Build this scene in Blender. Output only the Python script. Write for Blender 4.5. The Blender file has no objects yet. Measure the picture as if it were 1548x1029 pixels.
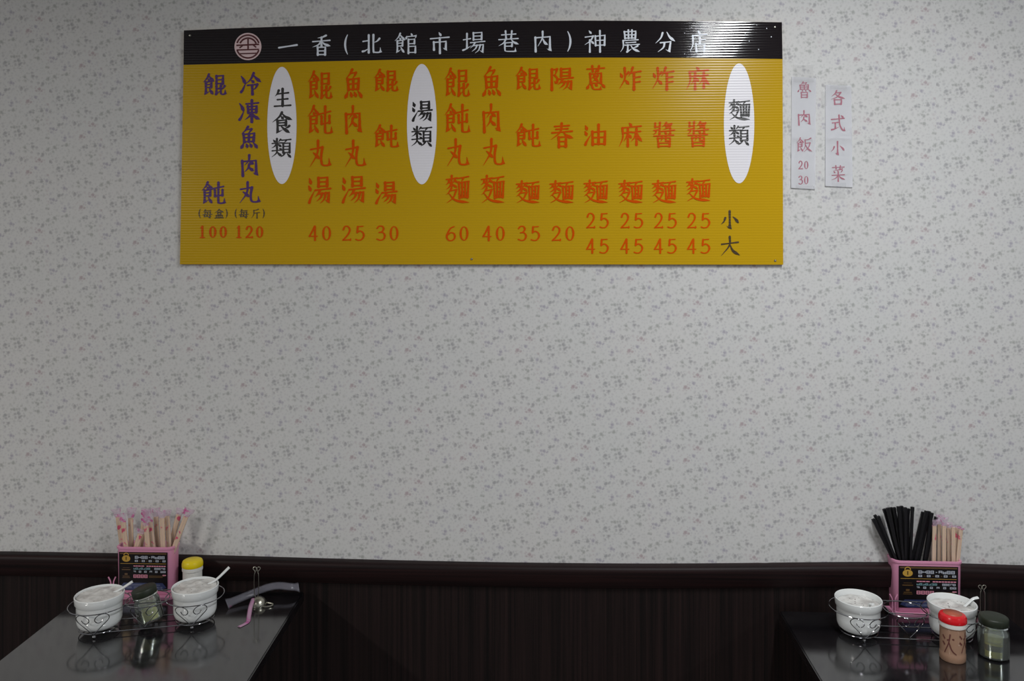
import bpy, bmesh, math, random
from mathutils import Vector, Matrix
random.seed(7)
C = bpy.context.scene.collection
sc = bpy.context.scene

# ------------------------------------------------------------------ camera
F = 1215.0; W = 1548.0; H = 1029.0
CAM = Vector((0.0, -2.24, 1.672)); TH = math.atan(42.0 / F); HZ = 390.0
Rv = Vector((math.cos(TH), math.sin(TH), 0)); Fv = Vector((-math.sin(TH), math.cos(TH), 0))
cd = bpy.data.cameras.new('camera'); cam = bpy.data.objects.new('camera', cd); C.objects.link(cam)
cam.location = CAM; cam.rotation_euler = (math.pi / 2, 0, TH)
cd.sensor_width = 36; cd.lens = 36 * F / W; cd.shift_y = -(H / 2 - HZ) / W; cd.clip_start = 0.05
sc.camera = cam

# ------------------------------------------------------------------ light
world = bpy.data.worlds.new('world'); sc.world = world; world.use_nodes = True
world.node_tree.nodes['Background'].inputs[0].default_value = (0.93, 0.96, 1.0, 1)
world.node_tree.nodes['Background'].inputs[1].default_value = 0.16
def area(name, loc, sx, sy, power, col):
    l = bpy.data.lights.new(name, 'AREA'); l.shape = 'RECTANGLE'; l.size = sx; l.size_y = sy
    l.energy = power; l.color = col
    o = bpy.data.objects.new(name, l); o.location = loc; C.objects.link(o); return o
area('tube_light', (0.80, -1.42, 2.74), 0.07, 1.0, 18, (0.95, 0.98, 1.0))
area('fill_light_rear', (-3.1, -3.4, 2.74), 0.16, 1.2, 47, (1.0, 0.96, 0.9))  # added fill out of view, brightens the left of the wall
area('fill_light_side', (3.2, -3.9, 2.74), 0.16, 1.2, 20, (0.95, 0.98, 1.0))  # unseen fill, added to lift the right side
sc.view_settings.view_transform = 'Standard'; sc.view_settings.look = 'None'
sc.view_settings.gamma = 1.0; sc.view_settings.use_curve_mapping = False
sc.view_settings.exposure = 1.0

# ------------------------------------------------------------------ measuring helpers
def ray(px, py):
    return Fv + Rv * ((px - W / 2) / F) + Vector((0, 0, -(py - HZ) / F))
def onY(px, py, Y):
    d = ray(px, py); t = (Y - CAM.y) / d.y; return CAM + d * t
def onZ(px, py, Z):
    d = ray(px, py); t = (Z - CAM.z) / d.z; return CAM + d * t
TZ = 0.75
def side(k):
    """the right table is a little lower than the left one"""
    global TZ, RIMZ, RINGZ
    TZ = 0.75 if k == 'L' else 0.716; RIMZ = TZ + 0.092; RINGZ = TZ + 0.067
side('L')

# ------------------------------------------------------------------ materials
def s2l(c):
    return tuple(((v / 255) / 12.92 if v / 255 <= 0.04045 else ((v / 255 + 0.055) / 1.055) ** 2.4) for v in c)
def mat(name, rgb, rough=0.5, metal=0.0, lin=False, **kw):
    m = bpy.data.materials.new(name); m.use_nodes = True
    b = m.node_tree.nodes['Principled BSDF']
    c = rgb if lin else s2l(rgb)
    b.inputs['Base Color'].default_value = (*c, 1); b.inputs['Roughness'].default_value = rough
    b.inputs['Metallic'].default_value = metal
    for k, v in kw.items():
        b.inputs[k.replace('_', ' ')].default_value = v
    return m
def nd(m, t, **kw):
    n = m.node_tree.nodes.new(t)
    for k, v in kw.items(): setattr(n, k, v)
    return n
def lk(m, a, b): m.node_tree.links.new(a, b)
def BS(m): return m.node_tree.nodes['Principled BSDF']
def math_n(m, op, a, b=None, c=None):
    n = nd(m, 'ShaderNodeMath', operation=op)
    for i, v in enumerate((a, b, c)):
        if v is None: continue
        if isinstance(v, (int, float)): n.inputs[i].default_value = v
        else: lk(m, v, n.inputs[i])
    return n.outputs[0]
def ramp(m, fac, stops, interp='LINEAR'):
    r = nd(m, 'ShaderNodeValToRGB'); r.color_ramp.interpolation = interp
    el = r.color_ramp.elements
    while len(el) < len(stops): el.new(0.5)
    for e, (p, c) in zip(el, stops): e.position = p; e.color = (*c, 1) if len(c) == 3 else c
    lk(m, fac, r.inputs[0]); return r.outputs[0]
def mix(m, fac, a, b, mode='MIX'):
    n = nd(m, 'ShaderNodeMix', data_type='RGBA', blend_type=mode)
    for s, v in ((0, fac), (6, a), (7, b)):
        if isinstance(v, (int, float)): n.inputs[s].default_value = v
        elif isinstance(v, tuple): n.inputs[s].default_value = (*v, 1)
        else: lk(m, v, n.inputs[s])
    return n.outputs[2]

# wallpaper: small sprigs in a half-drop repeat
def wallpaper():
    m = mat('wallpaper', (205, 205, 203), 0.55)
    tc = nd(m, 'ShaderNodeTexCoord'); sp = nd(m, 'ShaderNodeSeparateXYZ'); lk(m, tc.outputs['Object'], sp.inputs[0])
    PX, PZ = 0.155, 0.201
    u = math_n(m, 'DIVIDE', sp.outputs[0], PX); col = math_n(m, 'FLOOR', u); fu = math_n(m, 'FRACT', u)
    v = math_n(m, 'ADD', math_n(m, 'DIVIDE', sp.outputs[2], PZ), math_n(m, 'MULTIPLY', col, 0.5)); fv = math_n(m, 'FRACT', v)
    cx = nd(m, 'ShaderNodeCombineXYZ')
    lk(m, math_n(m, 'MULTIPLY', fu, PX), cx.inputs[0]); lk(m, math_n(m, 'MULTIPLY', fv, PZ), cx.inputs[1])
    nz = nd(m, 'ShaderNodeTexNoise'); nz.inputs['Scale'].default_value = 130; nz.inputs['Detail'].default_value = 1
    lk(m, cx.outputs[0], nz.inputs['Vector'])
    dist = nd(m, 'ShaderNodeVectorMath', operation='MULTIPLY_ADD')
    lk(m, nz.outputs['Color'], dist.inputs[0]); dist.inputs[1].default_value = (0.006,) * 3; lk(m, cx.outputs[0], dist.inputs[2])
    def vor(scale, rnd=1.0):
        n = nd(m, 'ShaderNodeTexVoronoi', voronoi_dimensions='2D'); n.inputs['Scale'].default_value = scale
        n.inputs['Randomness'].default_value = rnd
        lk(m, dist.outputs[0], n.inputs['Vector']); return n
    A = vor(29); B = vor(62); D = vor(105)
    def dot(n, r0, r1):
        return ramp(m, n.outputs['Distance'], [(r0, (1, 1, 1)), (r1, (0, 0, 0))])
    a = dot(A, 0.07, 0.20); b = dot(B, 0.13, 0.32); d = dot(D, 0.12, 0.38)
    near = ramp(m, A.outputs['Distance'], [(0.30, (1, 1, 1)), (0.60, (0.4, 0.4, 0.4))])
    sb = nd(m, 'ShaderNodeSeparateColor'); lk(m, B.outputs['Color'], sb.inputs[0])
    keep = math_n(m, 'GREATER_THAN', sb.outputs[0], 0.3)
    ta = math_n(m, 'MULTIPLY', a, 0.50)
    tb = math_n(m, 'MULTIPLY', math_n(m, 'MULTIPLY', b, near), math_n(m, 'MULTIPLY', keep, 0.40))
    td = math_n(m, 'MULTIPLY', math_n(m, 'MULTIPLY', d, near), 0.22)
    tot = math_n(m, 'MAXIMUM', math_n(m, 'MAXIMUM', ta, tb), td)
    sa = nd(m, 'ShaderNodeSeparateColor'); lk(m, A.outputs['Color'], sa.inputs[0])
    colr = ramp(m, sa.outputs[0], [(0.0, s2l((108, 104, 112))), (0.3, s2l((120, 110, 140))), (0.5, s2l((118, 122, 116))),
                                   (0.66, s2l((140, 98, 112))), (0.82, s2l((105, 105, 112)))], 'CONSTANT')
    big = nd(m, 'ShaderNodeTexNoise'); big.inputs['Scale'].default_value = 4; lk(m, tc.outputs['Object'], big.inputs['Vector'])
    base = mix(m, big.outputs['Fac'], s2l((204, 205, 204)), s2l((210, 207, 205)))
    lk(m, mix(m, tot, base, colr), BS(m).inputs['Base Color'])
    fine = nd(m, 'ShaderNodeTexNoise'); fine.inputs['Scale'].default_value = 260; lk(m, tc.outputs['Object'], fine.inputs['Vector'])
    bp = nd(m, 'ShaderNodeBump'); bp.inputs['Strength'].default_value = 0.15; bp.inputs['Distance'].default_value = 0.001
    lk(m, fine.outputs['Fac'], bp.inputs['Height']); lk(m, bp.outputs[0], BS(m).inputs['Normal'])
    return m
def wood(name, c0, c1, horiz, rough):
    m = mat(name, (30, 20, 20), rough, Specular_IOR_Level=0.2)
    tc = nd(m, 'ShaderNodeTexCoord'); mp = nd(m, 'ShaderNodeMapping'); lk(m, tc.outputs['Object'], mp.inputs[0])
    mp.inputs['Scale'].default_value = (1.5, 60, 120) if horiz else (110, 60, 1.2)
    n = nd(m, 'ShaderNodeTexNoise'); n.inputs['Scale'].default_value = 1; n.inputs['Detail'].default_value = 4; n.inputs['Roughness'].default_value = 0.7
    lk(m, mp.outputs[0], n.inputs['Vector'])
    lk(m, ramp(m, n.outputs['Fac'], [(0.35, s2l(c0)), (0.72, s2l(c1))]), BS(m).inputs['Base Color'])
    bp = nd(m, 'ShaderNodeBump'); bp.inputs['Strength'].default_value = 0.2; bp.inputs['Distance'].default_value = 0.001
    lk(m, n.outputs['Fac'], bp.inputs['Height']); lk(m, bp.outputs[0], BS(m).inputs['Normal'])
    return m
RIB = 0.0072
def ribbed(m, strength=0.42):   # corrugated plastic sheet: fine horizontal flutes
    tc = nd(m, 'ShaderNodeTexCoord'); ge = nd(m, 'ShaderNodeNewGeometry'); sp = nd(m, 'ShaderNodeSeparateXYZ')
    lk(m, ge.outputs['Position'], sp.inputs[0])
    nz = nd(m, 'ShaderNodeTexNoise'); nz.inputs['Scale'].default_value = 5; lk(m, ge.outputs['Position'], nz.inputs['Vector'])
    z = math_n(m, 'ADD', math_n(m, 'MULTIPLY', sp.outputs[2], 2 * math.pi / RIB), math_n(m, 'MULTIPLY', nz.outputs['Fac'], 2.0))
    s = math_n(m, 'SINE', z)
    n2 = nd(m, 'ShaderNodeTexNoise'); n2.inputs['Scale'].default_value = 120; lk(m, ge.outputs['Position'], n2.inputs['Vector'])
    h = math_n(m, 'ADD', s, math_n(m, 'MULTIPLY', n2.outputs['Fac'], 0.2))
    bp = nd(m, 'ShaderNodeBump'); bp.inputs['Strength'].default_value = strength; bp.inputs['Distance'].default_value = 0.00022
    lk(m, h, bp.inputs['Height']); lk(m, bp.outputs[0], BS(m).inputs['Normal'])
    return m
M = {}
M['wallpaper'] = wallpaper()
M['panel'] = wood('dark_wood_panel', (12, 8, 8), (40, 27, 26), False, 0.6)
M['cap'] = wood('dark_wood_cap', (18, 10, 11), (40, 22, 22), True, 0.5)
M['floor'] = mat('floor_vinyl', (70, 64, 60), 0.5)
M['ceiling'] = mat('ceiling_board', (220, 220, 216), 0.8)
M['yellow'] = ribbed(mat('sign_yellow', (192, 153, 16), 0.22, Specular_IOR_Level=0.15))
M['black'] = ribbed(mat('sign_black', (26, 20, 24), 0.07))
M['ovalwhite'] = ribbed(mat('sign_white', (232, 229, 234), 0.3, Specular_IOR_Level=0.3))
M['red'] = ribbed(mat('print_red', (206, 80, 0), 0.22, Specular_IOR_Level=0.1))
M['blue'] = ribbed(mat('print_blue', (84, 54, 112), 0.22, Specular_IOR_Level=0.2))
M['ink'] = ribbed(mat('print_black', (32, 28, 28), 0.35))
M['olive'] = ribbed(mat('print_olive_black', (66, 48, 12), 0.35))
M['white'] = ribbed(mat('print_white', (222, 228, 238), 0.3))
M['emblem'] = ribbed(mat('emblem_pale', (222, 194, 196), 0.3))
M['maroon'] = ribbed(mat('emblem_maroon', (84, 28, 34), 0.3))
M['paper'] = mat('paper', (240, 240, 243), 0.6)
M['pinkink'] = mat('notice_ink', (172, 108, 124), 0.6)
M['steel'] = mat('chrome', (150, 150, 153), 0.12, 1.0)
M['dullsteel'] = mat('dull_steel', (170, 168, 156), 0.3, 1.0)
M['ceramic'] = mat('white_ceramic', (225, 227, 226), 0.14)
M['pink'] = mat('pink_plastic', (208, 140, 170), 0.35, Subsurface_Weight=0.0)
M['stick'] = mat('pale_bamboo', (226, 194, 148), 0.6)
M['blackstick'] = mat('black_plastic', (14, 12, 16), 0.55, Specular_IOR_Level=0.3)
M['lidred'] = mat('red_plastic', (206, 14, 26), 0.25)
M['lidyellow'] = mat('yellow_plastic', (226, 200, 10), 0.3)
M['lidgreen'] = mat('dark_green_lid', (24, 32, 16), 0.5)
M['lidtop'] = mat('lid_top_label', (168, 84, 60), 0.45)
M['collar'] = mat('white_plastic', (220, 218, 212), 0.4)
M['kraft'] = mat('shaker_body', (156, 122, 100), 0.35)
M['brush'] = mat('brush_ink', (96, 50, 44), 0.5)
M['labelblack'] = mat('label_black', (16, 11, 14), 0.5, Specular_IOR_Level=0.2)
M['gold'] = mat('label_gold', (186, 146, 60), 0.35)
M['lwhite'] = mat('label_white', (180, 184, 196), 0.4)
M['lpink'] = mat('label_pink', (214, 140, 160), 0.4)
M['lblue'] = mat('label_blue', (44, 54, 92), 0.4)
M['lteal'] = mat('label_teal', (120, 160, 166), 0.4)
M['oil'] = mat('yellow_sauce', (214, 200, 92), 0.2)
M['iron'] = mat('black_iron', (22, 22, 24), 0.45, 0.6)
M['darkoil'] = mat('dark_oil_layer', (88, 80, 22), 0.2)
def glass_mat():
    m = mat('clear_glass', (232, 240, 234), 0.03)
    out = m.node_tree.nodes['Material Output']
    tr = nd(m, 'ShaderNodeBsdfTransparent'); tr.inputs[0].default_value = (0.90, 0.94, 0.91, 1)
    fr = nd(m, 'ShaderNodeFresnel'); fr.inputs[0].default_value = 1.5
    mx = nd(m, 'ShaderNodeMixShader')
    fac = math_n(m, 'MINIMUM', math_n(m, 'ADD', math_n(m, 'MULTIPLY', fr.outputs[0], 1.3), 0.09), 1.0)
    lk(m, fac, mx.inputs[0]); gl = nd(m, 'ShaderNodeBsdfGlossy'); gl.inputs['Roughness'].default_value = 0.09; gl.inputs[0].default_value = (0.9, 0.95, 0.92, 1)
    df = nd(m, 'ShaderNodeBsdfDiffuse'); df.inputs[0].default_value = (0.62, 0.66, 0.6, 1); m2 = nd(m, 'ShaderNodeMixShader'); m2.inputs[0].default_value = 0.08
    lk(m, tr.outputs[0], m2.inputs[1]); lk(m, df.outputs[0], m2.inputs[2])
    lk(m, m2.outputs[0], mx.inputs[1]); lk(m, gl.outputs[0], mx.inputs[2])
    lk(m, mx.outputs[0], out.inputs[0]); return m
M['glass'] = glass_mat()
def film_mat(name, base_a, thr, tint=(214, 206, 214), ink=(214, 40, 120), inka=0.62, scale=45):
    m = mat(name, tint, 0.22)
    out = m.node_tree.nodes['Material Output']
    tc = nd(m, 'ShaderNodeTexCoord')
    n = nd(m, 'ShaderNodeTexNoise'); n.inputs['Scale'].default_value = scale; n.inputs['Detail'].default_value = 2
    lk(m, tc.outputs['Object'], n.inputs['Vector'])
    ip = ramp(m, n.outputs['Fac'], [(thr, (0, 0, 0)), (thr + 0.05, (1, 1, 1))])
    lk(m, mix(m, ip, s2l(tint), s2l(ink)), BS(m).inputs['Base Color'])
    tr = nd(m, 'ShaderNodeBsdfTransparent'); mx = nd(m, 'ShaderNodeMixShader')
    fac = math_n(m, 'ADD', math_n(m, 'MULTIPLY', ip, inka - base_a), base_a)
    lk(m, fac, mx.inputs[0]); lk(m, tr.outputs[0], mx.inputs[1]); lk(m, BS(m).outputs[0], mx.inputs[2])
    lk(m, mx.outputs[0], out.inputs[0]); return m
M['film'] = film_mat('printed_film', 0.36, 0.61, (222, 206, 206))
M['filmhot'] = film_mat('film_crumpled_top', 0.34, 0.57, (206, 180, 200), (206, 60, 150), 0.6, 60)
M['filmlie'] = film_mat('film_sleeve_clear', 0.26, 0.66, (150, 148, 160), (196, 40, 140), 0.6, 22)
M['filmpink'] = film_mat('film_sleeve_pink', 0.6, 0.56, (206, 160, 190), (200, 110, 170), 0.7, 22)
M['tape'] = film_mat('clear_tape', 0.09, 0.95, (236, 236, 236))
def table_mat():
    m = mat('charcoal_laminate', (30, 28, 31), 0.1, IOR=2.3)
    tc = nd(m, 'ShaderNodeTexCoord')
    n = nd(m, 'ShaderNodeTexNoise'); n.inputs['Scale'].default_value = 14; n.inputs['Detail'].default_value = 5
    lk(m, tc.outputs['Object'], n.inputs['Vector'])
    lk(m, ramp(m, n.outputs['Fac'], [(0.3, s2l((14, 13, 16))), (0.75, s2l((27, 25, 27)))]), BS(m).inputs['Base Color'])
    lk(m, ramp(m, n.outputs['Fac'], [(0.3, (0.09,) * 3), (0.75, (0.16,) * 3)]), BS(m).inputs['Roughness'])
    return m
M['table'] = table_mat()
def sauce_mat():
    m = mat('pale_sauce', (196, 192, 188), 0.25)
    tc = nd(m, 'ShaderNodeTexCoord')
    n = nd(m, 'ShaderNodeTexNoise'); n.inputs['Scale'].default_value = 38; lk(m, tc.outputs['Object'], n.inputs['Vector'])
    n2 = nd(m, 'ShaderNodeTexNoise'); n2.inputs['Scale'].default_value = 170; lk(m, tc.outputs['Object'], n2.inputs['Vector'])
    a = ramp(m, n.outputs['Fac'], [(0.4, s2l((218, 216, 212))), (0.66, s2l((176, 172, 168)))])
    lk(m, mix(m, ramp(m, n2.outputs['Fac'], [(0.66, (0, 0, 0)), (0.72, (1, 1, 1))]), a, s2l((96, 84, 82))), BS(m).inputs['Base Color'])
    return m
M['sauce'] = sauce_mat()

# ------------------------------------------------------------------ mesh helpers
def obj(name, bm, m, parent=None, smooth=False, kind=None):
    """bm is in world coordinates; parent is an object with a plain location/rotation"""
    me = bpy.data.meshes.new(name)
    if parent is not None:
        mw = parent.matrix_basis.copy(); pp = parent.parent
        while pp is not None: mw = pp.matrix_basis @ mw; pp = pp.parent
        bm.transform(mw.inverted())
    bm.to_mesh(me); bm.free()
    for x in (m if isinstance(m, list) else [m]): me.materials.append(x)
    if smooth:
        for p in me.polygons: p.use_smooth = True
        me.set_sharp_from_angle(angle=math.radians(38))
    o = bpy.data.objects.new(name, me); C.objects.link(o)
    if parent is not None: o.parent = parent
    if kind: o['kind'] = kind
    return o
def tag(o, label, cat, group=None):
    o['label'] = label; o['category'] = cat
    if group: o['group'] = group
    return o
def thing(name, label, cat, loc, rz=0.0, group=None):
    o = bpy.data.objects.new(name, None); o.location = loc; o.rotation_euler = (0, 0, rz)
    o.empty_display_size = 0.02
    C.objects.link(o); return tag(o, label, cat, group)
def nb(): return bmesh.new()
def box(bm, a, b, mi=0, mtx=None, bev=0.0):
    a = Vector(a); b = Vector(b)
    r = bmesh.ops.create_cube(bm, size=1.0)
    vs = r['verts']
    for v in vs: v.co = Vector((a[i] + (v.co[i] + 0.5) * (b[i] - a[i]) for i in range(3)))
    if mtx:
        for v in vs: v.co = mtx @ v.co
    fs = {f for v in vs for f in v.link_faces}
    for f in fs: f.material_index = mi
    if bev:
        es = list({e for v in vs for e in v.link_edges})
        bmesh.ops.bevel(bm, geom=es, offset=bev, segments=2, affect='EDGES', profile=0.6)
def tube(bm, pts, r, seg=8, closed=False, mi=0, flat=None):
    pts = [Vector(p) for p in pts]; n = len(pts); rings = []
    up = None
    for i, p in enumerate(pts):
        a = pts[(i - 1) % n] if (closed or i > 0) else p
        b = pts[(i + 1) % n] if (closed or i < n - 1) else p
        t = (b - a)
        t = t.normalized() if t.length > 1e-9 else Vector((0, 0, 1))
        if up is None:
            up = Vector((0, 0, 1)) if abs(t.z) < 0.9 else Vector((0, 1, 0))
        s = t.cross(up)
        if s.length < 1e-6: s = t.cross(Vector((1, 0, 0)))
        s.normalize(); up = s.cross(t).normalized()
        rr = r[i] if isinstance(r, (list, tuple)) else r
        rings.append([bm.verts.new(p + s * (rr * math.cos(2 * math.pi * k / seg)) + up * ((flat or 1) * rr * math.sin(2 * math.pi * k / seg))) for k in range(seg)])
    m = n if closed else n - 1
    for i in range(m):
        A = rings[i]; B = rings[(i + 1) % n]
        for k in range(seg):
            f = bm.faces.new((A[k], A[(k + 1) % seg], B[(k + 1) % seg], B[k])); f.material_index = mi; f.smooth = True
    if not closed:
        for R_ in (rings[0], rings[-1]):
            f = bm.faces.new(R_); f.material_index = mi
def lathe(bm, prof, c, seg=40, mtx=None, mi=0):
    """prof: (r, z) list; r=0 ends close"""
    c = Vector(c); rings = []
    for r, z in prof:
        if r < 1e-6: rings.append([bm.verts.new(Vector((0, 0, z)))])
        else: rings.append([bm.verts.new(Vector((r * math.cos(2 * math.pi * k / seg), r * math.sin(2 * math.pi * k / seg), z))) for k in range(seg)])
    for A, B in zip(rings, rings[1:]):
        for k in range(seg):
            a0, a1 = A[k % len(A)], A[(k + 1) % len(A)]; b0, b1 = B[k % len(B)], B[(k + 1) % len(B)]
            vs = []
            for v in (a0, a1, b1, b0):
                if v not in vs: vs.append(v)
            if len(vs) > 2:
                f = bm.faces.new(vs); f.material_index = mi; f.smooth = True
    for R_ in rings:
        for v in R_:
            v.co = (mtx @ v.co if mtx else v.co) + c
def spline(pts, n=8, closed=False):
    P = [Vector(p) for p in pts]; out = []; m = len(P)
    rng = range(m) if closed else range(m - 1)
    for i in rng:
        if closed: p0, p1, p2, p3 = P[(i - 1) % m], P[i], P[(i + 1) % m], P[(i + 2) % m]
        else:
            p1, p2 = P[i], P[i + 1]; p0 = P[i - 1] if i else p1 * 2 - p2; p3 = P[i + 2] if i + 2 < m else p2 * 2 - p1
        for k in range(n):
            t = k / n
            out.append(0.5 * ((2 * p1) + (p2 - p0) * t + (2 * p0 - 5 * p1 + 4 * p2 - p3) * t * t + (3 * p1 - p0 - 3 * p2 + p3) * t ** 3))
    if not closed: out.append(P[-1])
    return out

# ------------------------------------------------------------------ brush lettering
COMP = {
 'shi': "p 52,0 36,18 2,38;d 50,6 70,20 92,32;d 46,22 56,31;l 24,38 76,34 72,62;l 26,50 72,48;l 26,64 71,62;k 24,38 25,95 58,80;d 56,68 68,80 86,94",
 'kun': "l 20,4 21,44;l 20,5 80,2 78,43;l 20,24 78,22;l 21,43 78,41;l 20,54 20,92;t 16,96 50,80;l 22,71 46,66;K 60,52 60,88 72,96 92,95 100,92 98,72;p 94,54 80,66 62,72",
 'tun': "l 4,28 90,18;l 18,36 20,64;l 20,64 82,58;l 82,34 82,60;K 48,0 47,84 56,96 84,96 98,94 98,72",
 'yang': "l 22,2 23,36;l 22,3 78,0 76,34;l 23,18 76,17;l 23,35 76,33;l 2,50 98,43;p 32,50 22,62 2,76;k 20,64 88,59 82,96 64,86;p 46,62 36,78 12,92;p 68,60 58,84 34,100",
 'shui': "d 10,0 24,10 36,22;d 0,30 14,38 30,50;t 10,100 30,84 100,48",
 'bing': "d 6,6 50,26 80,48;t 6,100 40,84 100,40",
 'ri': "l 0,0 2,100;l 0,3 100,0 96,98;l 2,50 98,48;l 2,97 96,95",
 'kou': "l 0,0 6,100;l 0,3 100,0 94,98;l 6,97 94,95",
 'fu': "l 14,2 14,100;l 14,5 80,1;p 80,1 66,20 50,30;K 50,30 84,46 78,66 62,66 46,58",
}
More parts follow.
